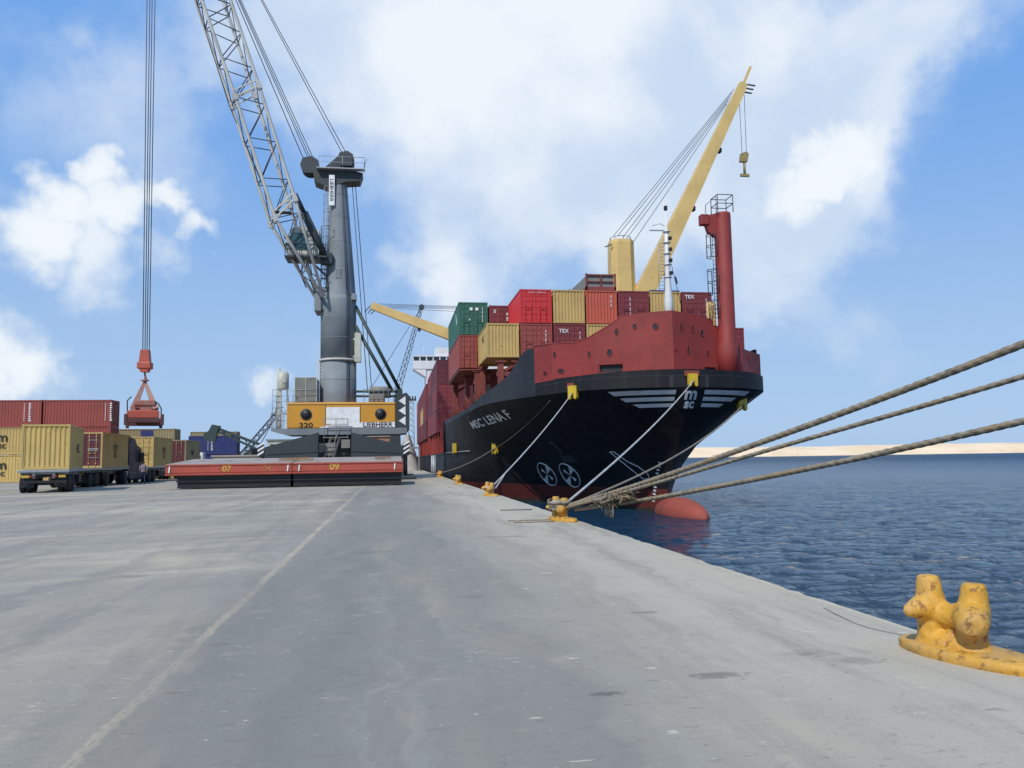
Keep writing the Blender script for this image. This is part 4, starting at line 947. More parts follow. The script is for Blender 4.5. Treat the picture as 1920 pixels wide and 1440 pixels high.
    # counterweight with warning triangles
    m = MB(); m.prism([(.34, y0-.1, 4.26), (1.25, y0-.1, 3.9), (1.45, y0-.1, 4.1), (1.45, y0-.1, 6.9), (1.2, y0-.1, 7.2), (.34, y0-.1, 6.9)], (0, 4.1, 0)); cw = m.build('counterweight', M['crane_dark'], crane)
    m = MB()
    for z in (4.45, 5.3, 6.12): m.add([(.55, y0-.13, z+.38), (1.12, y0-.13, z), (1.12, y0-.13, z+.76)], [(0,1,2)])
    m.build('warning_triangle', M['white_mark'], cw, fix=False)
    # tower
    m = MB().lathe([(1.55, 4.2), (1.52, 10.1)], (CX, CY, 0), 40).lathe([(1.5, 10.1), (1.5, 15.2), (1.42, 15.7)], (CX, CY, 0), 40)
    rings = []
    for z, xc, r in ((15.7,-4.52,1.42),(16.4,-4.42,1.28),(19,-4.46,1.12),(22.5,-4.56,.93),(26.3,-4.66,.72)): rings.append([(xc+r*math.cos(k*math.pi/16), CY+r*math.sin(k*math.pi/16), z) for k in range(33)])
    m.grid(rings, smooth=True); m.prism([(-5.7, CY-1.0, 14.3), (-6.35, CY-1.0, 14.9), (-6.35, CY-1.0, 15.9), (-5.4, CY-1.0, 16.3)], (0, .35, 0)); m.prism([(-5.7, CY+.65, 14.3), (-6.35, CY+.65, 14.9), (-6.35, CY+.65, 15.9), (-5.4, CY+.65, 16.3)], (0, .35, 0))
    m.cbox(-6.5, CY-1.2, 14.2, -5.9, CY+1.2, 15.7, .08); m.cbox(-3.4, CY-1.2, 15.2, -3.0, CY-.4, 15.75, .05)
    tw = m.build('tower', M['crane_grey'], crane)
    MB().lathe([(1.56, 10.0), (1.66, 10.03), (1.66, 10.16), (1.54, 10.2)], (CX, CY, 0), 40).build('tower_ring', M['boom'], tw)
    for z, xc, r_ in ((6.6,CX,1.535),(8.4,CX,1.53),(12.0,CX,1.5),(13.8,CX,1.5),(18.2,-4.45,1.165),(20.4,-4.5,1.045),(22.6,-4.56,.925),(24.6,-4.61,.82)): MB().lathe([(r_, z-.03), (r_+.014, z-.015), (r_+.014, z+.015), (r_, z+.03)], (xc, CY, 0), 40).build('weld_seam', M['crane_grey'], tw)
    m = MB(); m.cbox(-4.9, CY-1.58, 4.35, -4.2, CY-1.48, 5.9, .03); m.cbox(-4.75, CY-1.26, 17.0, -4.25, CY-1.14, 17.9, .03); m.build('access_hatch', M['crane_grey'], tw)
    m = MB(); m.tube([(-3.6, CY-1.22, 4.3), (-3.6, CY-1.22, 10), (-3.62, CY-1.2, 15.2), (-3.85, CY-.95, 19), (-4.1, CY-.75, 23), (-4.25, CY-.62, 25.8)], .035, 5); m.tube([(-3.75, CY-1.3, 4.3), (-3.75, CY-1.3, 10), (-3.77, CY-1.28, 15.2), (-3.98, CY-1.0, 19), (-4.2, CY-.8, 23), (-4.32, CY-.65, 25.8)], .03, 5); m.build('tower_cable', M['black'], tw)
    m = MB(); ladder(m, (-6.0, CY-.75, 4.3), (-6.0, CY-.75, 10.1), .3, 22, (1,0,0), .03); m.beam((-6.18, CY-.7, 4.3), (-6.18, CY-.7, 10.1), .10, .12); m.build('tower_ladder', M['boom'], tw)
    m = MB(); ladder(m, (-5.62, CY-.5, 16.6), (-5.42, CY-.4, 25.6), .26, 30, (1,0,0), .03); cage(m, (-5.62, CY-.6, 17), (-5.45, CY-.5, 25.2), .3, 12, (-.6,-1,0)); m.build('upper_ladder', M['galv'], tw)
    pl = MB().cbox(-5.35, CY-1.02, 23.45, -4.87, CY-.9, 26.15, .02).build('name_plate', M['white_mark'], tw)
    bm = text_mesh('LIEBHERR', .42, .006, 0, 'CENTER')
    for v in bm.verts: v.co = Vector((-5.11+v.co.y-.15, CY-1.03, 24.8-v.co.x*1.12))
    MB().addbm(bm).build('plate_lettering', M['black_mark'], pl, fix=False)
    m = MB(); m.cbox(-3.15, CY-.9, 9.9, -2.6, CY-.3, 12.4, .05); m.box(-3.3, CY-.8, 10.3, -3.1, CY-.4, 10.45); m.box(-3.3, CY-.8, 11.8, -3.1, CY-.4, 11.95); m.build('cable_box', M['cream'], tw)
    # tower head
    m = MB(); m.prism([(-6.7, CY-.8, 26.3), (-6.6, CY-.8, 25.6), (-5.5, CY-.8, 25.2), (-3.8, CY-.8, 25.7), (-2.75, CY-.8, 25.8), (-2.5, CY-.8, 26.5), (-3.4, CY-.8, 26.7), (-6.0, CY-.8, 26.9)], (0, 1.6, 0))
    m.prism([(-5.9, CY-.5, 26.85), (-3.9, CY-.5, 26.7), (-3.55, CY-.5, 27.4), (-3.75, CY-.5, 28.35), (-4.3, CY-.5, 28.4)], (0, 1.0, 0)); hd = m.build('tower_head', M['crane_dark'], crane)
    m = MB(); m.cbox(-6.4, CY-1.35, 26.62, -2.3, CY-.8, 26.72, .02)
    for x in (-6.2,-5.2,-4.2,-3.2,-2.35): m.tube([(x, CY-1.3, 26.7), (x, CY-1.3, 27.7)], .025, 5)
    m.tube([(-6.2, CY-1.3, 27.7), (-2.35, CY-1.3, 27.7)], .025, 5); m.tube([(-6.2, CY-1.3, 27.2), (-2.35, CY-1.3, 27.2)], .02, 5); m.beam((-2.5, CY-1.2, 26.3), (-2.2, CY-1.2, 27.6), .1); m.build('head_platform', M['galv'], hd)
    for (x, z, r) in ((-7.0, 27.05, .78), (-3.95, 27.75, .68)):
        m = MB()
        for yy in (CY-.55, CY-.15, CY+.25): m.lathe([(r*.8,-.12),(r,-.13),(r*.88,-.03),(r*.88,.03),(r,.13),(r*.8,.12)], (x, yy, z), 26, axis='Y')
        m.build('sheave', M['crane_dark'], hd)
        m = MB(); m.prism([(x-.75*r, CY-.78, z-.9*r), (x+.8*r, CY-.78, z-.9*r), (x+.9*r, CY-.78, z+.6*r), (x+.2*r, CY-.78, z+1.05*r), (x-.8*r, CY-.78, z+.8*r), (x-1.05*r, CY-.78, z)], (0, .08, 0)); m.build('sheave_guard', M['crane_dark'], hd)
    # operator cab hung on the tower
    m = MB(); m.prism([(-8.55, CY-1.6, 18.9), (-6.1, CY-1.6, 18.9), (-6.1, CY-1.6, 21.1), (-7.5, CY-1.6, 21.4), (-8.3, CY-1.6, 21.2), (-8.85, CY-1.6, 20.2)], (0, 2.0, 0)); cb = m.build('operator_cab', M['cream'], crane)
    m = MB(); m.add([(-8.4, CY-1.62, 19.3), (-7.0, CY-1.62, 19.3), (-7.0, CY-1.62, 20.8), (-8.3, CY-1.62, 20.8), (-8.7, CY-1.62, 20.2)], [(0,1,2,3,4)]); m.add([(-8.83, CY-1.5, 20.15), (-8.83, CY+.3, 20.15), (-8.58, CY+.3, 19.1), (-8.58, CY-1.5, 19.1)], [(0,1,2,3)]); m.build('cab_window', M['glass'], cb, fix=False)
    m = MB(); m.cbox(-8.9, CY-1.9, 18.65, -5.4, CY+.5, 18.8, .03)
    for x in (-8.85,-7.7,-6.5,-5.5): m.tube([(x, CY-1.85, 18.8), (x, CY-1.85, 19.8)], .03, 5)
    m.tube([(-8.85, CY-1.85, 19.8), (-5.5, CY-1.85, 19.8)], .03, 5); m.tube([(-8.85, CY-1.85, 19.3), (-5.5, CY-1.85, 19.3)], .025, 5); m.tube([(-5.9, CY-1.5, 18.8), (-5.9, CY-1.5, 21.5), (-5.2, CY-1.5, 21.5)], .03, 5)
    for z in (16.2, 17.0, 17.8): m.tube([(-6.0, CY-1.2, z), (-5.3, CY-1.2, z)], .05, 5)
    m.tube([(-5.95, CY-1.2, 15.9), (-5.95, CY-1.2, 21.5)], .04, 5); m.beam((-6.9, CY-1.0, 18.6), (-5.4, CY-.6, 17.2), .14); m.build('cab_platform', M['crane_dark'], cb)
    # lattice boom
    sd = Vector((.31, -.95, 0))
    Lc = [(-6.0,68.4,15.25),(-9.79,67.31,21.52),(-12.92,66.29,31.27),(-15.67,65.44,39.36),(-18.74,64.4,49.23),(-19.6,64.1,52.6)]
    Uc = [(-6.0,68.4,15.4),(-8.23,67.14,23.2),(-11.05,66.19,32.24),(-13.44,65.42,39.52),(-16.78,64.38,49.41),(-18.3,63.9,53.2)]
    wid = [.95, 1.0, 1.0, 1.0, 1.0, .8]
    def along(P, t):
        i = min(len(P)-2, int(t)); f = t-i; return Vector(P[i]).lerp(Vector(P[i+1]), f)
    m = MB(); ch = []
    for P in (Lc, Uc):
        for s_ in (-1, 1):
            pts = [Vector(p)+sd*s_*w for p, w in zip(P, wid)]; ch.append(pts); m.tube(pts, .135, 8)
    nd = [0,.35,.7,1.]+[1+k/3 for k in range(1, 4)]+[2+k/2.6 for k in range(1, 3)]+[3+k/3 for k in range(0, 4)]+[4.5, 5]
    nd = sorted(set(nd))
    for i in range(len(nd)-1):
        a, b_ = nd[i], nd[i+1]; c = (a+b_)/2; la, lb, lc_ = along(Lc, a), along(Lc, b_), along(Lc, c); ua, ub, uc = along(Uc, a), along(Uc, b_), along(Uc, c)
        for s_ in (-1, 1):
            m.tube([la+sd*s_, uc+sd*s_], .045, 5, 1); m.tube([uc+sd*s_, lb+sd*s_], .045, 5, 1)
        m.tube([la-sd, lb+sd], .04, 5, 1); m.tube([la-sd, la+sd], .05, 5, 1); m.tube([uc-sd, uc+sd], .04, 5, 1)
        m.tube([uc-sd, (along(Uc, min(5, b_+(b_-a)/2)))+sd], .035, 5, 1)
    for t in (1., 2., 3.2):
        l, u = along(Lc, t), along(Uc, t); ax = (along(Lc, t+.1)-l).normalized()
        for s_ in (-1, 1):
            for p in (l, u): m.beam(p+sd*s_-ax*.3, p+sd*s_+ax*.3, .36, .36)
            m.beam(l+sd*s_, u+sd*s_, .10, .10); m.beam(l+sd*s_+ax*.5, u+sd*s_+ax*.5, .09, .09)
    bo = m.build('boom', [M['boom'], M['crane_dark']], crane)
    m = MB(); l, u = along(Lc, 1.08), along(Uc, 1.05); m.cbox(l.x+.3, l.y-.4, l.z-.1, u.x+.1, u.y+.4, l.z-.02, .02)
    for q in range(5): p = along(Lc, .35+q*.2); m.tube([p-sd+Vector((.1,0,.1)), p-sd+Vector((.1,0,1.0))], .02, 4)
    m.tube([along(Lc, .2)-sd+Vector((-.15,-.1,-.2)), along(Lc, 2.0)-sd+Vector((-.15,-.1,-.1)), along(Lc, 4.9)-sd+Vector((-.15,-.1,0))], .05, 5); m.build('boom_walkway', M['crane_dark'], bo)
    m = MB()
    for yy in (63.6, 64.4): m.lathe([(.5,-.1),(.62,-.11),(.55,0),(.62,.11),(.5,.1)], (-19.2, yy, 53.2), 22, axis='Y')
    m.build('boom_sheave', M['crane_dark'], bo)
    # luffing cylinder
    a, b_ = Vector((-5.5, CY-1.2, 18.6)), Vector((-8.05, 67.5, 24.0)); m = MB(); m.tube([a, a+(b_-a)*.72], .34, 14); m.tube([a+(b_-a)*.72, b_], .2, 12); m.cbox(-6.0, CY-1.5, 18.2, -5.0, CY-.8, 19.2, .06); m.build('luffing_cylinder', M['crane_dark'], crane)
    # back stay frame and ropes
    m = MB(); 
    for (p, q) in (((-3.1, CY-.5, 14.8), (.75, CY-.3, 7.4)), ((-3.1, CY-.5, 13.1), (.05, CY-.3, 7.45))): m.tube([p, q], .15, 8)
    for z in (7.42, 7.02): m.tube([(-3.3, CY-.6, z), (.8, CY-.4, z)], .1, 8)
    m.beam((.7, CY-.4, 6.9), (.7, CY-.4, 7.6), .4, .5); m.build('back_stay', M['green_steel'], crane)
    m = MB(); m.cbox(-1.9, CY-1.2, 6.42, -.6, CY+1, 7.15, .12); m.lathe([(.5,-.9),(.5,.9)], (-1.0, CY, 7.4), 18, axis='X')
    for k in range(7): x = -2.3+.4*k; m.tube([(x, y0+.2, 6.42), (x, y0+.2, 7.5)], .022, 4)
    m.tube([(-2.4, y0+.2, 7.5), (.3, y0+.2, 7.5)], .022, 4); m.tube([(-2.4, y0+.2, 7.0), (.3, y0+.2, 7.0)], .02, 4); m.build('winch', M['louvre'], crane)
    m = MB(); tip = Vector((-18.6, 64.0, 53.4))
    for (x, z, yo) in ((-7.6,27.75,-.6),(-7.2,27.85,-.3),(-7.0,27.9,0),(-6.7,27.8,.3),(-4.3,28.4,-.4),(-3.9,28.45,.2)): m.tube([(x, CY+yo, z), tip+Vector((.5 if x > -5 else 0, yo, 0))], .035, 4)
    m.build('pendant_ropes', M['wire'], crane)
    m = MB(); m.tube([(-3.55, CY-.3, 27.3), (-2.05, CY-.2, 7.3)], .032, 4); m.tube([(-3.3, CY+.2, 27.4), (-1.7, CY+.2, 7.3)], .032, 4); m.build('winch_ropes', M['wire'], crane)
    m = MB()
    for dx, dy in ((-.62,0),(-.2,-.25),(-.2,.25),(.22,0)): m.tube([(-18.85+dx*.55+.4, 64+dy, 10.1), (-19.25+dx*.8+.3, 64+dy*1.3, 53.0)], .034, 4)
    m.build('hoist_ropes', M['wire'], crane)
    m = MB(); x, y = -18.6, 64.0
    m.prism([(x-.28, y-.3, 10.2), (x+.28, y-.3, 10.2), (x+.42, y-.3, 8.9), (x+.25, y-.3, 8.5), (x-.25, y-.3, 8.5), (x-.42, y-.3, 8.9)], (0, .6, 0)); m.cbox(x-.5, y-.38, 8.75, x+.5, y+.38, 9.25, .06); m.tube([(x, y, 8.6), (x+.02, y, 8.2), (x+.14, y, 7.95), (x, y, 7.75), (x-.14, y, 7.95)], .07, 6); m.build('hook_block', M['spreader'], crane)
    # machinery on the deck: silencer tower, radiator, cage, railings
    m = MB(); m.cbox(-9.45, CY-1.6, 4.26, -9.05, CY-1.2, 7.6, .04); m.lathe([(.42,7.5),(.48,7.6),(.48,8.8),(.3,9.0),(.12,9.05)], (-8.95, CY-1.4, 0), 18); m.tube([(-9.25, CY-1.5, 7.5), (-9.25, CY-1.5, 9.3)], .1, 8); m.cbox(-8.95, CY-1.9, 8.05, -8.65, CY-1.8, 8.25, .02); m.tube([(-8.6, CY-1.4, 6.4), (-8.6, CY-1.4, 8.7)], .05, 5); m.build('exhaust_tower', M['cream'], crane)
    m = MB(); m.cbox(-7.95, CY-1.6, 6.43, -6.2, CY+1, 8.5, .05); rd = m.build('radiator', M['louvre'], crane)
    m = MB()
    for x in (-7.95,-7.07,-6.2): m.box(x-.03, CY-1.66, 6.43, x+.03, CY-1.6, 8.52)
    for z in (6.45, 7.45, 8.48): m.box(-7.95, CY-1.65, z, -6.2, CY-1.61, z+.05)
    for k in range(26): m.box(-7.9, CY-1.63, 6.52+k*.076, -6.25, CY-1.6, 6.54+k*.076)
    m.build('radiator_grille', M['cream'], rd)
    m = MB()
    for x in (-9.7,-9.0,-8.4,-8.05): m.tube([(x, y0, 4.3 if x < -8.55 else 6.42), (x, y0, 7.45)], .03, 5)
    for z in (6.5, 6.95, 7.45): m.tube([(-9.7, y0, z), (-6.1, y0, z)], .025, 5)
    for z in (4.9, 5.5): m.tube([(-9.7, y0, z), (-8.6, y0, z)], .025, 5)
    m.build('deck_railing', M['galv'], crane)
    m = MB(); c = [(-9.85, y0-.1, 4.3), (-8.75, y0-.1, 4.3), (-8.75, y0-.1, 5.5), (-9.2, y0-.1, 6.1), (-9.6, y0-.1, 6.0), (-9.85, y0-.1, 5.0)]
    m.tube(c, .04, 5, closed=True)
    for k in range(9): m.tube([(-9.8+.12*k, y0-.1, 4.3), (-9.8+.12*k, y0-.1, 5.0+.1*min(k, 6))], .012, 4)
    for k in range(7): m.tube([(-9.8, y0-.1, 4.4+.13*k), (-8.8, y0-.1, 4.4+.17*k)], .012, 4)
    m.build('mesh_cage', M['galv'], crane)
    # access stair
    m = MB()
    for x in (-5.5, -4.55, -3.6): m.tube([(x, y0-.5, 3.0), (x, y0-.5, 5.0)], .035, 5)
    for z in (4.5, 5.0): m.tube([(-5.5, y0-.5, z), (-3.6, y0-.5, z)], .03, 5)
    m.box(-5.6, y0-.7, 3.45, -3.5, y0-.16, 3.52); m.box(-5.4, y0-.9, 2.0, -4.5, y0-.3, 3.0); m.box(-4.1, y0-.75, 2.6, -3.4, y0-.3, 3.3)
    for x in (-4.9, -4.2):
        m.beam((x, y0-.6, 3.5), (x-.9, y0-1.5, .6), .06, .2)
    for k in range(9): t_ = (k+.5)/9; m.box(-4.9-.9*t_, y0-.7-.9*t_, 3.5-2.9*t_, -4.2-.9*t_, y0-.5-.9*t_, 3.53-2.9*t_)
    m.tube([(-4.2, y0-.6, 4.4), (-5.1, y0-1.5, 1.6)], .03, 5); m.build('access_stair', M['louvre'], crane)
make_crane()
def make_spreader():
    t = thing('container_spreader', 'orange red container spreader hanging empty from the harbour crane hook', 'spreader', (-18.55, 64., 4.55), math.radians(16), None, False)
    x = y = z = 0
    m = MB(); m.cbox(x-.75, y-2.9, z+.3, x+.75, y+2.9, z+.9, .05); m.cbox(x-1.2, y-1.2, z+.35, x-.7, y-.5, z+.8, .04); m.cbox(x-1.15, y-3.0, z+.32, x+1.0, y-2.6, z+.85, .04); m.build('main_beam', M['spreader'], t)
    for yy in (-3.0, 2.8):
        m = MB(); m.cbox(x-1.22, y+yy, z-.02, x+1.22, y+yy+.25, z+.3, .03)
        for sx in (-1, 1): m.cbox(x+sx*1.2-.12, y+yy-.03, z-.2, x+sx*1.2+.12, y+yy+.28, z+.6, .03)
        m.build('end_beam', M['sling_dark'], t)
    m = MB(); top = Vector((x-.03, y, z+3.25))
    for sx in (-1, 1):
        for sy in (-1, 1): m.beam(top, (x+sx*.78, y+sy*1.0, z+1.1), .2, .12, (0,1,0), 0, .42, .24)
    m.cbox(x-.75, y-1.1, z+1.35, x+.72, y+1.1, z+1.75, .05); m.cbox(x-.95, y-1.3, z+.9, x-.6, y+1.3, z+1.3, .04); m.cbox(x-.3, y-1.3, z+.9, x+.5, y+1.3, z+1.15, .04); m.lathe([(.14,0),(.3,.03),(.3,.1),(.1,.14)], (top.x, top.y, top.z), 12); m.cbox(x-.9, y-1.0, z+1.1, x+.85, y+1.0, z+1.4, .05); m.build('head_frame', M['sling_red'], t)
    m = MB(); m.tube([top, top+Vector((.03, 0, .45))], .06, 6); m.tube([(x-1.15, y-1, z+.8), (x-1.17, y-1, z+1.7), (x-.9, y-1, z+2.0)], .045, 5); m.tube([(x+.6, y-1, z+1.7), (x+.95, y-1, z+1.5), (x+1.15, y-1, z+1.1), (x+1.15, y-1, z+.6)], .045, 5); m.build('hose', M['black'], t)
make_spreader()

# ------------------------------------------------------------------ hatch covers on the quay
def hatch_cover(x0, x1, label, marks, ext=0.):
    y0, y1 = 50.5, 57.5; w = x1-x0; t = thing('hatch_cover', label, 'hatch cover', (x0, y0, 0), 0, 'ship hatch covers laid on the quay')
    tl = .32
    m = MB(); m.prism([(x0, y0, .80), (x0, y1, .80+tl), (x0, y1, 1.47+tl), (x0, y0, 1.47)], (w, 0, 0)); 
    for z in (.84, 1.40): m.box(x0-.02 if ext else x0, y0-.05, z, x1, y0-.002, z+.07)
    m.box(x0+.001, y0-.03, .98, x1-.001, y0-.002, 1.0); bd = m.build('cover_body', M['hatch_red'], t)
    m = MB(); m.prism([(x0+.03, y0+.03, 1.472), (x0+.03, y1-.03, 1.472+tl), (x0+.03, y1-.03, 1.50+tl), (x0+.03, y0+.03, 1.50)], (w-.06, 0, 0))
    r = random.Random(int(w*100))
    for k in range(4): xx = x0+w*(.15+.23*k); yy = y0+1.2+r.random()*3; zz = 1.5+tl*(yy-y0)/7; m.cbox(xx, yy, zz-.02, xx+.35, yy+.25, zz+.06, .02)
    m.build('cover_top', M['hatch_top'], t)
    m = MB(); a, b_ = x0+(.65 if ext else .05), x1-.08; m.prism([(a, y0+.22, .06), (a, y1-.2, .06), (a, y1-.2, .80+tl), (a, y0+.22, .82)], (b_-a, 0, 0)); m.box(a-.05, y0+.1, .42, b_+.04, y0+.24, .5); m.box(a+.4, y0+.16, 0, a+.9, y0+.9, .1); m.box(b_-.9, y0+.16, 0, b_-.4, y0+.9, .1); m.build('skirt', M['black'], t)
    for (txt, u, mk, sz) in marks: text_on(txt, sz, (u, y0-.008, 1.03), (1,0,0), (0,0,1), 'number_lettering', M[mk], t, .012, sx=1.05)
    m = MB()
    for xx in ([x0+.18, x1-.28] if ext else [x0+.35, x1-.55]): m.add([(xx, y0-.06, .98), (xx+.07, y0-.06, .98), (xx+.11, y0-.06, 1.36), (xx+.03, y0-.06, 1.36)], [(0,1,2,3)])
    m.build('white_marker', M['white_mark'], t, fix=False)
    return t
hatch_cover(-13.37, -6.05, 'orange red hatch cover numbered 07, the left one of the two under the crane', [('07', -9.85, 'yellow_mark', .50), ('04', -7.5, 'faded_mark', .46)], 1)
hatch_cover(-6.01, .66, 'orange red hatch cover numbered 09, the right one nearer the ship', [('09', -3.5, 'yellow_mark', .56)])
def beige_cover():
    t = thing('deck_panel', 'long low beige steel panel lying behind the hatch cover numbered 07', 'steel panel', (-13.5, 76, 0))
    m = MB(); m.cbox(-15.9, 75, .5, -11.1, 79, 2.05, .05); m.build('panel_body', M['cream'], t)
    m = MB(); m.cbox(-16., 74.9, 2.05, -11., 79.1, 2.22, .03); 
    for x in (-15, -12): m.box(x-.3, 75.2, 0, x+.3, 78.8, .5)
    for x in (-14.6, -13.2, -12.1): m.box(x-.03, 74.95, .5, x+.03, 75, 2.05)
    m.build('panel_rim', M['hatch_top'], t)
beige_cover()
def dunnage():
    r = random.Random(4)
    for k, (x, y, l, a) in enumerate(((-6.6,53.0,1.1,.1),(-5.6,52.2,1.3,-.15),(-5.9,54.5,.9,.4),(-.6,52.8,1.0,.2))):
        z = 1.5+.32*(y-50.5)/7; m = MB(); d = Vector((math.cos(a), math.sin(a), .046*math.sin(a)))*l/2; c = Vector((x, y, z+.10)); m.beam(c-d, c+d, .18, .13); m.beam(c-d*.7+Vector((0,.2,.0)), c+d*.9+Vector((.05,.22,.0)), .14, .1)
        t = single(m, 'timber_dunnage', M['timber'], ['weathered timber baulks left of the joint between the two hatch covers', 'timber baulks on the hatch cover numbered 09 near the joint', 'short timber baulks lying farther back on the hatch covers', 'timber baulks at the ship end of the hatch cover numbered 09'][k], 'timber', (x, y, z), 'dunnage left on the hatch covers')
dunnage()

# ------------------------------------------------------------------ lorries and trailers in the yard
def wheel(parent, x, y, r=.5, w=.26, dual=True):
    m = MB(); 
    for dx in ((-.17, .17) if dual else (0,)): m.lathe([(r*.55,-w/2),(r*.92,-w/2),(r,-w*.3),(r,w*.3),(r*.92,w/2),(r*.55,w/2)], (x+dx, y, r), 20, axis='X')
    o = m.build('wheel', M['tyre'], parent); MB().lathe([(.08,-.2 if dual else -.12),(r*.55,-.26 if dual else -.12),(r*.55,.26 if dual else .12),(.08,.2 if dual else .12)], (x, y, r), 14, axis='X').build('rim', M['rim'], o)
def trailer(loc, rot, label, L=12.3, axles=(.9, 2.15), group='container trailers in the yard', cab=False):
    """Flatbed trailer; local origin on the ground under the middle of its rear edge, +Y forward."""
    t = thing('flatbed_trailer' if not cab else 'container_lorry', label, 'trailer' if not cab else 'lorry', loc, rot, group, world=False)
    m = MB(); m.cbox(-1.28, 0, 1.16, 1.28, L, 1.30, .02)
    for sx in (-1, 1): m.box(sx*.5-.07, .1, .82, sx*.5+.07, L-.2, 1.16)
    for k in range(int(L/1.2)): m.box(-1.2, .3+k*1.2, 1.05, 1.2, .4+k*1.2, 1.16)
    m.build('bed', M['galv'], t)
    m = MB()
    for y in axles: m.tube([(-1.1, y, .5), (1.1, y, .5)], .08, 8); m.box(-.75, y-.4, .6, -.4, y+.4, .82); m.box(.4, y-.4, .6, .75, y+.4, .82)
    m.box(-1.15, .05, .55, 1.15, .13, .7); m.box(-1.15, .3, .3, -.5, .33, 1.1); m.box(.5, .3, .3, 1.15, .33, 1.1); m.box(-.6, L*.55, .5, -.4, L*.55+.1, 1.1); m.box(.4, L*.55, .5, .6, L*.55+.1, 1.1); m.cbox(.6, L*.4, .45, 1.2, L*.4+1.2, .95, .05); m.build('running_gear', M['black'], t)
    for y in axles:
        for sx in (-1, 1): wheel(t, sx*.95, y)
    MB().box(-1.1, .03, .86, -.7, .05, 1.0).add([(.75,.03,.86),(1.1,.03,.86),(1.1,.03,1.0),(.75,.03,1.0)], [(0,1,2,3)]).build('number_plate', M['yellow_mark'], t)
    m = MB()
    for x in (-.55, .55): m.cbox(x-.12, .0, .88, x+.12, .05, .98, .01)
    m.build('tail_lamp', M['ship_red'], t)
    if cab:
        y = L+.1; m = MB(); m.prism([(-1.22, y, .75), (-1.22, y+1.5, .75), (-1.22, y+3.6, .75), (-1.22, y+3.75, 1.9), (-1.22, y+3.25, 2.85), (-1.22, y+2.2, 3.05), (-1.22, y+1.4, 3.6), (-1.22, y+.1, 3.75), (-1.22, y, 3.5)], (2.44, 0, 0)); m.cbox(-1.25, y+.2, .35, -.95, y+3.6, .9, .05); m.cbox(.95, y+.2, .35, 1.25, y+3.6, .9, .05); c = m.build('cab', M['blue_cab'], t)
        m = MB()
        for sx in (-1, 1): m.add([(sx*1.228, y+1.75, 1.65), (sx*1.228, y+3.4, 1.65), (sx*1.228, y+3.05, 2.7), (sx*1.228, y+1.75, 2.7)], [(0,1,2,3)])
        m.add([(-1.1, y+3.755, 1.95), (1.1, y+3.755, 1.95), (1.1, y+3.3, 2.8), (-1.1, y+3.3, 2.8)], [(0,1,2,3)]); m.build('cab_window', M['glass_dark'], c, fix=False)
        m = MB()
        for sx in (-1, 1): MB().cbox(sx*1.36-.09, y+3.2, 1.75, sx*1.36+.09, y+3.3, 2.5, .03).build('mirror', M['black'], c)
        m = MB(); m.cbox(1.0, y-.9, .5, 1.25, y-.1, 1.0, .06); m.build('fuel_tank', M['galv'], t)
        for yy in (y+2.7, y-.9):
            for sx in (-1, 1): wheel(t, sx*1.0, yy, .5, .28, yy < y)
        m = MB(); m.box(-.45, y-2.2, .7, .45, y+3, .95); m.build('chassis', M['black'], t)
    return t
def lorries():
    g = 'containers on lorries and trailers'
    a = math.radians(13); d = Vector((-math.sin(a), math.cos(a), 0)); o = Vector((-19.5, 48.95, 0))
    trailer(o, a, 'nearest flatbed trailer at the left, carrying the ribbed yellow container')
    c = o+d*3.4; t = container((c.x, c.y, 1.31), 'yellow', 'ribbed yellow container on the nearest trailer', g, 6.06, 2.59, 'wall', a); local_text(t, 'MSC', .75, (1.225, .6, 1.0), '+x', 'black_mark', sx=.9)
    a = math.radians(0); d = Vector((-math.sin(a), math.cos(a), 0)); o = Vector((-22.0, 58.9, 0)); trailer(o, a, 'lorry with dark blue cab carrying a container with brown doors', 8.9, (.9, 2.15, 4.2), 'container trailers in the yard', True)
    c = o+d*6.1; t = container((c.x, c.y, 1.31), 'ochre', 'ochre container with dark brown doors behind the dark blue cab', g, 6.06, 2.59, 'doors', a, 'dark maroon'); local_text(t, 'm', 1.1, (1.225, -.2, 1.2), '+x', 'black_mark'); local_text(t, 'sc', .75, (1.225, -.2, .75), '+x', 'black_mark')
    m = MB(); m.box(-1.05, -3.052, .2, -.12, -3.034, 2.4); m.build('doorway_shade_panel', M['black'], t)  # black sheet on the shut door, painted as an unlit interior
    for z, h in ((.72,.04),(1.22,.05),(1.34,.08),(2.0,.04)): MB().box(.25, -3.045, z, .95, -3.036, z+h).build('door_sticker', M['galv'], t)
    o = Vector((-21.6, 71.3, 0)); trailer(o, 0, 'trailer loaded with an ochre container, in front of the dark blue lorry', 9.5)
    t = container((-21.6, 76.2, 1.31), 'ochre', 'ochre container with barred ochre doors between the blue cab and the hatch cover', g, 6.06, 2.59, 'doors', 0); local_text(t, 'm', 1.1, (1.225, .3, 1.2), '+x', 'black_mark'); local_text(t, 'sc', .75, (1.225, .3, .75), '+x', 'black_mark')
    trailer((-21.6, 83, 0), 0, 'farthest trailer of the row, carrying the olive container', 9.5)
    t = container((-21.6, 87.2, 1.31), 'olive', 'olive container with dark maroon doors on the farthest trailer', g, 6.06, 2.59, 'doors', 0, 'dark maroon'); local_text(t, 'MSC', .7, (1.225, 0, 1.1), '+x', 'black_mark')
lorries()
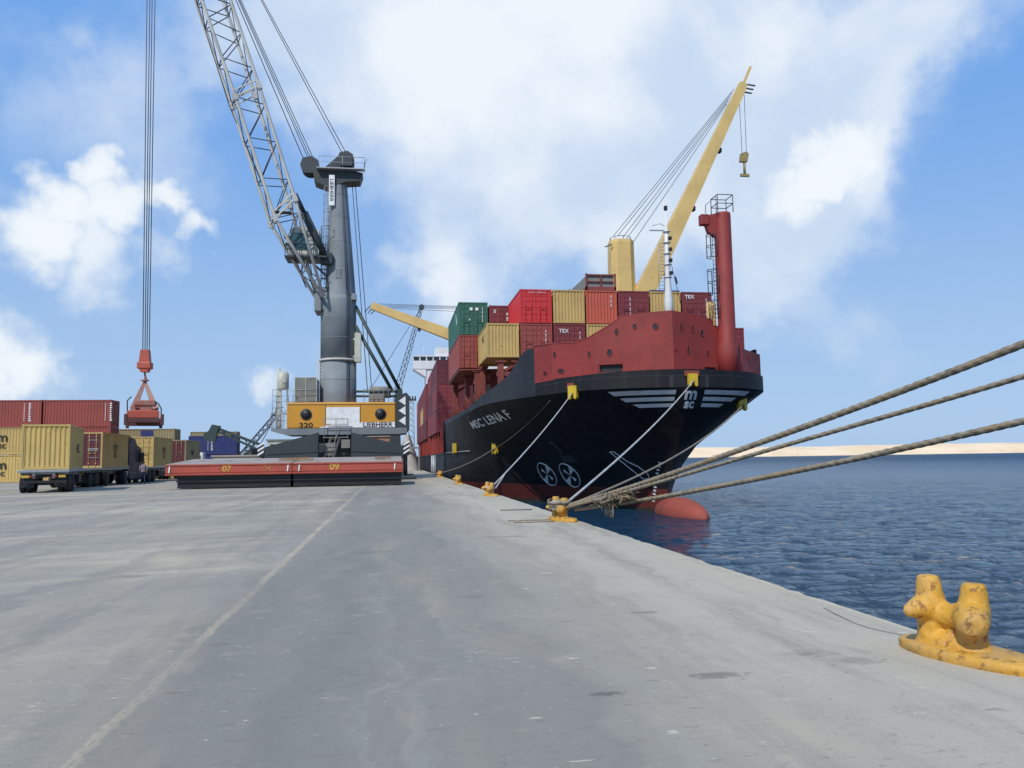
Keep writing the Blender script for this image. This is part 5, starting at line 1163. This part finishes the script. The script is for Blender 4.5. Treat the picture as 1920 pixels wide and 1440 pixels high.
def yard_stacks():
    g = 'containers stacked at the back of the yard'; R90 = math.pi/2; y = 83.2
    def logo(t):
        local_text(t, 'm', 1.25, (-1.225, -1.1, 1.25), '-x', 'black_mark', sx=1.05); local_text(t, 'sc', .85, (-1.225, -1.1, .62), '-x', 'black_mark')
    def K(x, z, col, lab, yy=y, H=2.59, L=6.06): return container((x, yy, z), col, lab, g, L, H, 'doors', R90)
    logo(K(-37.5, 0, 'yellow', 'yellow container with black logo on the ground at the far left')); logo(K(-37.5, 2.6, 'ochre', 'ochre container with black logo on top of the yellow one at the far left'))
    t = K(-36.1, 5.2, 'brown red', 'brown red container on the top tier at the left edge'); ticks_side(t, -1.5)
    K(-29.85, 0, 'ochre', 'ochre container on the ground mostly hidden by the nearest trailer'); K(-29.85, 2.6, 'brown red', 'brown red container in the middle tier behind the ribbed yellow one')
    t = K(-29.85, 5.2, 'brown red', 'brown red container on the top tier with its right end in view'); ticks_side(t, -2.5)
    K(-25.5, 0, 'ochre', 'lower ochre container of the low stack behind the dark blue cab', 89.2); K(-25.5, 2.6, 'olive', 'upper olive container of the low stack under the hanging spreader', 89.2)
    MB().box(-1.238, -.9, .2, -1.226, .3, 2.4).build('blue_panel', CC['blue'], bpy.data.objects[[o.name for o in bpy.data.objects if o.get('label', '').startswith('upper olive')][0]])
    t = container((-23.3, 111.2, 2.65), 'blue', 'dark blue container stacked beside the conveyor at the back of the yard', g, 6.06, 2.45, 'doors', R90); ticks_side(t, .6)
    container((-23.3, 111.2, 0), 'blue', 'dark blue container on the ground beneath the other blue one', g, 6.06, 2.6, 'doors', R90)
    container((-24.0, 115, 3.2), 'olive', 'olive container standing behind the upper blue one', g, 6.06, 2.6, 'doors', R90); container((-24.0, 115, .55), 'maroon', 'maroon container hidden beneath the olive one behind the blue stack', g, 6.06, 2.6, 'doors', R90)
def ticks_side(t, y):
    m = MB(); r = random.Random(2)
    for c in (0, .42):
        for i in range(9 if c else 16):
            z = .55+i*(.2 if c else .11); m.add([(-1.232, y-c, z), (-1.232, y-c-.06-(.2 if c else 0)*r.random(), z), (-1.232, y-c-.06-(.15 if c else 0), z+.07+.05*(c > 0)), (-1.232, y-c, z+.07+.05*(c > 0))], [(0,1,2,3)])
    m.build('painted_lettering', M['white_mark'], t, fix=False)
yard_stacks()
def white_unit():
    t = thing('generator_unit', 'small white framed unit in front of the blue containers', 'generator', (-24.6, 108, 0)); m = MB(); m.cbox(-25.5, 107.4, 1.4, -23.9, 108.8, 2.9, .06); m.build('housing', M['white'], t)
    m = MB(); m.box(-25.3, 107.37, 1.6, -24.1, 107.41, 2.5); m.build('grille', M['louvre'], t)
    m = MB()
    for x in (-25.4, -24.0):
        for yy in (107.6, 108.6): m.beam((x, yy, 0), (x, yy, 1.4), .15)
    m.build('leg', M['galv'], t)
white_unit()
def conveyor():
    t = thing('reach_stacker', 'dark green reach stacker lowering its jointed boom beside the blue containers', 'reach stacker', (-17.5, 106, 0))
    a, b_ = Vector((-22.4, 106, 6.1)), Vector((-16.2, 106, 3.6)); m = MB(); m.beam(a, b_, .5, .34, (0,0,1)); m.beam(a+Vector((.6,0,-.6)), b_+Vector((-.5,0,-.55)), .45, .26)
    for k in range(7): p = a.lerp(b_, (k+.3)/7); m.beam(p, p+Vector((.35,0,-.55)), .12, .12)
    m.prism([(-23.4, 105.6, 4.4), (-22.1, 105.6, 4.2), (-21.8, 105.6, 5.6), (-21.5, 105.6, 6.2), (-22.5, 105.6, 6.4), (-22.9, 105.6, 5.6), (-23.5, 105.6, 5.2)], (0, .8, 0)); m.build('boom', M['green_steel'], t)
    m = MB(); m.cbox(-18.2, 105, .7, -13.2, 107.4, 1.9, .1); m.cbox(-15.4, 105.3, 1.9, -13.6, 107, 3.2, .1); m.build('body', M['green_steel'], t)
    for x in (-17.4, -14.2):
        for yy in (105.2, 107.2): o = MB().lathe([(.4,-.3),(.7,-.3),(.78,-.15),(.78,.15),(.7,.3),(.4,.3)], (x, yy, .78), 18, axis='Y').build('wheel', M['tyre'], t); MB().lathe([(.1,-.31),(.4,-.31),(.4,.31),(.1,.31)], (x, yy, .78), 12, axis='Y').build('rim', M['rim'], o)
    MB().cbox(-17.6, 105.3, 1.9, -16.2, 106.9, 3.3, .08).build('cab', M['glass_dark'], t)
conveyor()
def far_cranes():
    def lattice(m, a, b_, w0, w1, n, r=.09):
        a, b_ = Vector(a), Vector(b_); d = (b_-a).normalized(); s1 = d.cross(Vector((0,1,0))).normalized(); s2 = Vector((0,1,0)); P = lambda t, i, j: a.lerp(b_, t)+s1*(i*(w0+(w1-w0)*t)/2)+s2*(j*(w0+(w1-w0)*t)/2)
        for i in (-1, 1):
            for j in (-1, 1): m.tube([P(0,i,j), P(1,i,j)], r, 5)
        for k in range(n):
            for j in (-1, 1): m.tube([P(k/n,-1,j), P((k+1)/n,1,j)], r*.5, 4); m.tube([P(k/n,1,j), P((k+1)/n,-1,j)], r*.5, 4)
    t = thing('lattice_boom_crane', 'distant crane with a thin lattice boom rising behind the counterweight of the harbour crane', 'crane', (1.0, 140, 0)); m = MB(); lattice(m, (1.0, 140, 13.8), (5.1, 140, 28.2), 1.1, .6, 12, .045); m.lathe([(.4,-.4),(.5,0),(.4,.4)], (5.2, 140, 28.4), 12, axis='Y'); m.build('boom', M['wire'], t)
    m = MB(); m.tube([(1.0, 139.6, 13.6), (5.2, 140, 28.4)], .05, 4); m.tube([(-3.6, 140, 14), (5.2, 140, 28.4)], .045, 4); m.build('stay_rope', M['wire'], t)
    m = MB(); m.cbox(-2, 138, 1.2, 3, 142, 4.2, .1); m.cbox(-2.5, 137.5, 0, 3.5, 142.5, 1.2, .2); m.prism([(-.5,139,4.2),(1.5,139,4.2),(1.2,139,13.8),(.6,139,13.8)], (0,2,0)); m.build('body', M['crane_dark'], t)
    t = thing('derrick_crane', 'distant slanting derrick left of the machinery house, beyond the reach stacker', 'crane', (-31, 180, 0)); m = MB(); lattice(m, (-33.5, 180, 1.2), (-24.5, 180, 12.4), 1.2, .8, 10, .1); m.tube([(-30.0, 179, 1.5), (-24.5, 180, 12.6)], .09, 5); m.build('boom', M['wire'], t)
    m = MB(); m.cbox(-36, 178, 0, -31, 182, 2.6, .1); m.build('body', M['crane_dark'], t)
    m = MB(); r = random.Random(8)
    for k in range(26): c = Vector((-24.2+r.uniform(-1.2,1.2), 180+r.uniform(-.8,.8), 12.6+r.uniform(-1,1))); m.tube([c, c+Vector((r.uniform(-1,1), r.uniform(-.5,.5), r.uniform(-.8,.8)))], .06, 4)
    m.build('boom_head', M['green_steel'], t)
    t = thing('lighting_mast', 'slim lattice mast between the counterweight and the ship', 'mast', (3.6, 152, 0)); m = MB(); lattice(m, (3.6, 152, 0), (3.6, 152, 13), 1.2, .9, 12, .06); m.build('tower', M['galv'], t)
    m = MB(); m.cbox(2.7, 151.6, 12.7, 4.5, 152.4, 13.0, .03)
    for k in range(4): m.cbox(2.7+k*.5, 151.4, 13.0, 3.0+k*.5, 151.7, 13.5, .03)
    m.build('lamp_rack', M['crane_dark'], t)
far_cranes()
def far_buildings():
    def bld(x0, x1, y0, y1, h, m_, label, rows, roof, cat='building', name='warehouse'):
        t = thing(name, label, cat, ((x0+x1)/2, y0, 0)); MB().cbox(x0, y0, 0, x1, y1, h, .04).build('wall', m_, t); MB().cbox(x0-.3, y0-.3, h+.003, x1+.3, y1+.3, h+.35, .05).build('roof', roof, t)
        n = max(2, int((x1-x0)/2.2))
        for r_ in range(rows):
            for k in range(n): xx = x0+(k+.5)*(x1-x0)/n; z = 1.3+r_*2.9; MB().box(xx-.5, y0-.04, z, xx+.5, y0+.02, z+1.1).build('window', M['glass_dark'], t)
    bld(-4.6, 1.2, 165, 178, 6.3, paint('brick_wall', (.33,.17,.11), .8, .4, 0, 1), 'low brick building seen under the machinery house near the ship', 2, M['hatch_top'])
    bld(-26, -17, 175, 186, 6.0, M['cream'], 'pale flat roofed port office seen left of the crane pedestal', 2, M['louvre'], 'building', 'port_office')
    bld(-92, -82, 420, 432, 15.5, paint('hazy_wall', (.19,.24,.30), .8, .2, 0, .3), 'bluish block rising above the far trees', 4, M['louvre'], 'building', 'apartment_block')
    t = thing('cargo_pile', 'pale tarpaulin covered cargo heap by the ship, behind the striped outrigger plate', 'cargo', (2.2, 120, 0)); m = MB(); r = random.Random(6)
    rows = [[(2.2+2.0*math.cos(k*math.pi/12)*(1-.2*j)*(1+.1*r.random()), 120+2.6*math.sin(k*math.pi/12)*(1-.2*j), 1.25*j*(1+.08*r.random())) for k in range(25)] for j in range(5)]
    for rr in rows: rr[-1] = rr[0]
    m.grid(rows, smooth=True); m.add(rows[-1][:-1], [tuple(range(24))]); m.build('tarpaulin', paint('grey_tarpaulin', (.42,.42,.38), .8, .5, 0, 2), t)
    m = MB(); 
    for x in (.5, 3.9): m.beam((x, 118, 0), (x, 118, 3.4), .2)
    m.beam((.4, 118, 3.3), (4, 118, 3.3), .25); m.build('frame', M['louvre'], t)
far_buildings()

# ------------------------------------------------------------------ bollards and mooring gear
def bollard_mesh():
    m = MB()
    A, B = (-.075, .135, 0), (.075, -.135, 0)          # two posts
    for (p, lean, top) in ((A, (0, .015), .585), (B, (.03, -.015), .56)):
        x, y, _ = p; pts = [(x, y, .02), (x, y, .10), (x, y, .22), (x+lean[0]*.5, y+lean[1]*.5, .34), (x+lean[0]*.8, y+lean[1]*.8, .45), (x+lean[0], y+lean[1], top-.015), (x+lean[0], y+lean[1], top)]
        m.tube(pts, [.16, .115, .105, .12, .10, .085, .068], 18)
    m.tube([(-.06,.12,.31), (.0,0,.29), (.06,-.12,.31)], [.11,.095,.11], 16)          # bridge between the posts
    m.tube([(-.075,.135,.33), (-.17,.10,.345), (-.255,.07,.335), (-.315,.05,.325), (-.335,.045,.322)], [.125,.10,.068,.042,.02], 14)   # horns
    m.tube([(.075,-.135,.33), (.02,-.23,.30), (-.03,-.31,.275), (-.05,-.345,.27)], [.13,.125,.105,.06], 14)
    m.tube([(.075,-.1,.36), (.16,-.06,.34), (.2,-.05,.335)], [.10,.085,.05], 12); m.tube([(-.075,.135,.05), (.075,-.135,.05)], [.14,.14], 12); m.tube([(-.01,.02,.04), (.01,-.02,.20)], [.07,.05], 10)
    bm = bmesh.new(); me = m.mesh('bollard_tmp'); o = bpy.data.objects.new('bollard_tmp', me); COL.objects.link(o)
    rm = o.modifiers.new('r', 'REMESH'); rm.mode = 'VOXEL'; rm.voxel_size = .0125; sm = o.modifiers.new('s', 'SMOOTH'); sm.iterations = 7; sm.factor = .5
    tx = bpy.data.textures.new('cast_roughness', 'CLOUDS'); tx.noise_scale = .05; dm = o.modifiers.new('d', 'DISPLACE'); dm.texture = tx; dm.strength = .012; dm.mid_level = .5
    dg = bpy.context.evaluated_depsgraph_get(); me2 = bpy.data.meshes.new_from_object(o.evaluated_get(dg)); bpy.data.objects.remove(o); me2.name = 'bollard_body'
    me2.polygons.foreach_set('use_smooth', [True]*len(me2.polygons)); me2.materials.clear(); me2.materials.append(M['bollard'])
    # boat shaped base plate
    out = []
    for k in range(48):
        a = 2*math.pi*k/48; u_, v_ = .25*math.cos(a)*(1+.12*math.sin(a)), .62*math.sin(a)-.17; c_, s_ = math.cos(.42), math.sin(.42); out.append((u_*c_-v_*s_*.9, u_*s_+v_*c_))
    pm = MB(); r = random.Random(2); rows = []
    for sc, z in ((1.0,0),(1.02,.03),(1.0,.062),(.95,.075),(.5,.078),(.05,.078)): rows.append([(x*sc+.006*r.uniform(-1,1), y*sc+.006*r.uniform(-1,1), z) for x, y in out]); rows[-1].append(rows[-1][0])
    pm.grid(rows, smooth=True);
    pmesh = pm.mesh('base_plate'); pmesh.materials.append(M['bollard'])
    return me2, pmesh
BM, BP = bollard_mesh()
BOLL = [(4.26, 5.74), (4.13, 19.75), (4.05, 33.7), (4.08, 50.3), (4.15, 70.5)]
def bollards():
    labs = ['chipped yellow twin horned bollard in the right foreground', 'yellow bollard wrapped in heavy grey mooring ropes', 'yellow bollard holding one pale rope to the ship', 'yellow bollard with no rope, in front of the hull', 'farthest yellow bollard, beside the aft end of the black bow']
    for (x, y), lab in zip(BOLL, labs):
        t = thing('mooring_bollard', lab, 'bollard', (x, y, 0), math.radians(-6), 'yellow mooring bollards along the quay edge', False)
        for nm, me in (('bollard_body', BM), ('base_plate', BP)): o = bpy.data.objects.new(nm, me); COL.objects.link(o); o.parent = t
bollards()
def rope_mb(pts, R, strands=3, pitch=.55, step=.045, n=12, mb=None):
    """Laid rope: a tube whose lobed section twists along its length."""
    mb = mb or MB(); P = [Vector(p) for p in pts]; L = [0]
    for a, b_ in zip(P, P[1:]): L.append(L[-1]+(b_-a).length)
    m = max(4, int(L[-1]/step)); rings = []; prev = None; i = 0; Q = []
    for k in range(m+1):
        d = L[-1]*k/m
        while i < len(P)-2 and d > L[i+1]: i += 1
        Q.append(P[i].lerp(P[i+1], (d-L[i])/max(1e-6, L[i+1]-L[i])))
    for k, p in enumerate(Q):
        d = (Q[min(m, k+1)]-Q[max(0, k-1)]).normalized()
        if prev is None: x = d.cross(Vector((0,0,1)) if abs(d.z) < .9 else Vector((1,0,0))).normalized()
        else: x = (prev-d*prev.dot(d)).normalized()
        prev = x; y = d.cross(x); tw = 2*math.pi*(L[-1]*k/m)/pitch
        rings.append([tuple(p+(x*math.cos(a)+y*math.sin(a))*R*(.78+.22*abs(math.cos(strands/2*(a-tw))))) for a in [2*math.pi*j/n for j in range(n)]])
        rings[-1].append(rings[-1][0])
    return mb.grid(rings, smooth=True)
def sag(a, b_, s, n=24):
    a, b_ = Vector(a), Vector(b_); return [a.lerp(b_, k/n)-Vector((0, 0, s*4*(k/n)*(1-k/n))) for k in range(n+1)]
def coil(cx, cy, z0, r, turns, dz, n=18): return [(cx+r*math.cos(2*math.pi*k/n)*(1+.05*math.sin(k*1.7)), cy+1.25*r*math.sin(2*math.pi*k/n), z0+dz*k/n+.015*math.sin(k*2.1)) for k in range(int(turns*n)+1)]
def mooring():
    g = 'mooring lines'; bx, by = BOLL[1]
    def line(x0, y0, ctrl):
        ys = [c[0] for c in ctrl]; fx = lambda y: x0+.35*(y0-y); fz = pchip([-c for c in ys], [c[1] for c in ctrl])
        return [(fx(ys[0]+(ys[-1]-ys[0])*k/60), ys[0]+(ys[-1]-ys[0])*k/60, fz(-(ys[0]+(ys[-1]-ys[0])*k/60))) for k in range(61)]
    for k, (R, dx, ctrl, lab) in enumerate(((.056, .12, [(19.6,.36),(17.5,.80),(13.17,1.83),(9.0,2.93),(3,4.75),(-7,8.2)], 'thick grey rope, uppermost of the three leading off to the right'), (.040, .05, [(19.5,.33),(17.5,.72),(13.17,1.63),(9.0,2.50),(3,3.9),(-7,6.5)], 'thinner grey rope between the upper and lower ones leading right'), (.050, .2, [(19.4,.28),(17.5,.52),(13.17,1.2),(9.0,1.97),(3,3.3),(-7,6.1)], 'grey rope, lowest of the three, crossing the water to the right'))):
        pts = line(bx+dx, by, ctrl); m = rope_mb(pts, R, 3, .5, .04); z = .26+.075*k; rope_mb(coil(bx, by, z, .22+.02*k, 1.6, .05), R*.9, 3, .4, .05, 10, m)
        single(m, 'mooring_rope', M['rope'], lab, 'rope', (bx, by, 0), g)
    m = rope_mb(sag((bx+.15, by+.1, .38), FAIR['bow'], .25), .036, 3, .4, .08, 8); rope_mb(coil(bx, by, .44, .19, 1.2, .03), .036, 3, .4, .06, 8, m); single(m, 'mooring_rope', M['rope_pale'], 'pale rope from the wrapped bollard up to the fairlead above the bow emblem', 'rope', (bx, by, 0), g)
    p2 = on_bow(5.5, 5.25, .1)
    m = rope_mb(sag((bx+.18, by, .34), FAIR['port'], .5), .040, 3, .4, .08, 8); m.tube([FAIR['port'], p2], .04, 6); single(m, 'mooring_rope', M['rope'], 'grey rope from the wrapped bollard to the fairlead right of the bow emblem', 'rope', (bx, by, 0), g)
    cx, cy = BOLL[2]; m = rope_mb(sag((cx+.1, cy+.05, .36), FAIR['mid'], .2), .034, 3, .4, .09, 8); rope_mb(sag((cx+.22, cy-.15, .30), tuple(sag((cx+.1, cy+.05, .36), FAIR['mid'], .2)[3]), .02, 6), .03, 3, .4, .09, 8, m); rope_mb(coil(cx, cy, .34, .18, 1.2, .03), .034, 3, .4, .06, 8, m)
    single(m, 'mooring_rope', M['rope_pale'], 'pale rope with an eye, from the one-rope bollard to the near fairlead', 'rope', (cx, cy, 0), g)
    dx, dy = BOLL[4]; m = MB().tube(sag((dx+.1, dy-.2, .4), FAIR['aft'], .25), .06, 6); single(m, 'mooring_rope', M['grey_rig'], 'dark rope from the farthest bollard up to the aft fairlead', 'rope', (dx, dy, 0), g)
    m = MB().tube(sag(FAIR['aft'], on_side(6.2, 5.3, .12), .3), .03, 5); single(m, 'mooring_rope', M['grey_rig'], 'thin dark rope running along the hull below the ship name', 'rope', tuple(FAIR['aft']), g)
    # frayed tangle on the ropes, with a float
    r = random.Random(9); m = MB()
    for k in range(46):
        y = r.uniform(17.0, 18.3); c = Vector((bx+.12+.35*(by-y), y, .33+(19.6-y)*.215-.10)); pts = []
        for q in range(7): pts.append(c+Vector((r.gauss(0,.10), r.gauss(0,.20), r.gauss(-.03,.075))))
        m.tube(pts, r.uniform(.008,.02), 5)
    for k in range(8):
        c = Vector((bx+.8, 17.7+.1*k, .45)); m.tube([c, c+Vector((.02,.05,-.15)), c+Vector((.0,.02,-.3+.05*r.random()))], .012, 5)
    single(m, 'rope_tangle', M['rope'], 'frayed tangle of old rope hanging on the three grey lines', 'rope', (5.0, 17.5, .5))
    m = MB().lathe([(.01,-.13),(.08,-.11),(.115,-.03),(.115,.04),(.08,.11),(.03,.14)], (4.98, 18.2, .30), 16); m.tube([(4.98,18.2,.42), (5.0,18.1,.62)], .012, 5); single(m, 'rubber_float', M['float_grey'], 'grey rounded float dangling below the rope tangle', 'float', (4.98, 18.2, .3))
    labs = ['thin loose cord on the concrete left of the wrapped bollard', 'short loose cord on the concrete just in front of the wrapped bollard', 'scrap of dark line on the concrete past the wrapped bollard']
    for k, pts in enumerate(([(2.85,19.9,.014),(3.1,19.8,.014),(3.5,19.9,.014),(3.85,19.85,.016),(4.0,19.7,.1)], [(2.9,19.3,.014),(3.3,19.25,.014),(3.6,19.35,.014),(3.9,19.3,.014)], [(3.2,23.9,.016),(3.7,23.95,.016),(4.15,23.9,.016)])):
        single(MB().tube(pts, .014 if k < 2 else .022, 6), 'loose_cord', M['rope'] if k < 2 else M['grey_rig'], labs[k], 'cord', pts[0], 'loose cords on the quay')
mooring()

# ------------------------------------------------------------------ person by the lorry
def person():
    px, py = -18.9, 65.3; t = thing('person', 'person in a greyish shirt and dark blue trousers standing by the lorry cab', 'person', (px, py, 0), math.radians(200), None, False)
    V = {'pel':((0,0,.93),.15),'bel':((0,.01,1.08),.135),'che':((0,.01,1.28),.165),'shl':((0,0,1.42),.11),'nek':((0,.0,1.5),.058),'jaw':((0,-.02,1.575),.075),'hed':((0,-.01,1.655),.095),'top':((0,0,1.72),.07)}
    E = [('pel','bel'),('bel','che'),('che','shl'),('shl','nek'),('nek','jaw'),('jaw','hed'),('hed','top')]
    for s, n in ((-1,'l'),(1,'r')):
        V.update({n+'hip':((s*.1,0,.86),.10),n+'kne':((s*.12,-.02,.48),.065),n+'ank':((s*.13,.02,.09),.043),n+'toe':((s*.15,-.15,.035),.035),
                  n+'sho':((s*.19,0,1.41),.062),n+'elb':((s*.27,.03,1.13),.045),n+'wri':((s*.26,-.10 if s > 0 else .0,.90),.03),n+'han':((s*.26,-.13 if s > 0 else -.02,.82),.036)})
        E += [('pel',n+'hip'),(n+'hip',n+'kne'),(n+'kne',n+'ank'),(n+'ank',n+'toe'),('shl',n+'sho'),(n+'sho',n+'elb'),(n+'elb',n+'wri'),(n+'wri',n+'han')]
        for f in range(4): V[f'{n}f{f}'] = ((s*(.235+.018*f), (-.14 if s > 0 else -.03)-.01*(f%2), .745-.01*(f in (1,2))), .0095); E.append((n+'han', f'{n}f{f}'))
        V[n+'th'] = ((s*.22, -.17 if s > 0 else -.07, .80), .011); E.append((n+'han', n+'th'))
    names = list(V); me = bpy.data.meshes.new('person_skeleton'); me.from_pydata([V[k][0] for k in names], [(names.index(a), names.index(b)) for a, b in E], [])
    o = bpy.data.objects.new('person_tmp', me); COL.objects.link(o); sk = o.modifiers.new('s', 'SKIN'); sb = o.modifiers.new('b', 'SUBSURF'); sb.levels = 2
    for i, k in enumerate(names):
        d = me.skin_vertices[0].data[i]; r = V[k][1]; d.radius = (r*(1.25 if k in ('che','bel','pel') else 1), r*(.8 if k in ('che','bel','pel') else 1)); d.use_root = (k == 'pel')
    dg = bpy.context.evaluated_depsgraph_get(); bmh = bpy.data.meshes.new_from_object(o.evaluated_get(dg)); bpy.data.objects.remove(o)
    for m_ in (flat('skin', (.30,.17,.10), .6), flat('grey_shirt_cloth', (.25,.21,.24), .9), flat('blue_trouser_cloth', (.02,.035,.08), .9), flat('shoe_leather', (.02,.02,.02), .6)): bmh.materials.append(m_)
    for p in bmh.polygons:
        c = p.center; p.use_smooth = True; p.material_index = 0 if (c.z > 1.48 or (abs(c.x) > .2 and c.z < 1.05)) else (1 if c.z > .95 else (2 if c.z > .09 else 3))
    b = bpy.data.objects.new('body', bmh); COL.objects.link(b); b.parent = t
    m = MB().lathe([(.09,1.63),(.105,1.68),(.10,1.73),(.06,1.765),(.01,1.775)], (0,.02,0), 16); m.build('hair', flat('black_hair', (.012,.01,.01), .8), t)
    m = MB(); m.tube([(0,-.10,1.66),(0,-.125,1.625),(0,-.105,1.61)], [.012,.018,.012], 8)
    for s in (-1, 1): m.tube([(s*.098,.01,1.66),(s*.105,.015,1.63),(s*.096,.01,1.60)], [.012,.016,.01], 6)
    m.tube([(-.025,-.098,1.585),(.025,-.098,1.585)], .007, 6); m.build('face_features', bmh.materials[0], t)
    m = MB()
    for s in (-1, 1): m.lathe([(.003,-.012),(.012,0),(.003,.012)], (s*.034,-.093,1.665), 8, axis='Y')
    m.build('eyes', M['black'], t)
person()
for o in bpy.data.objects:
    if '_org' in o: del o['_org']
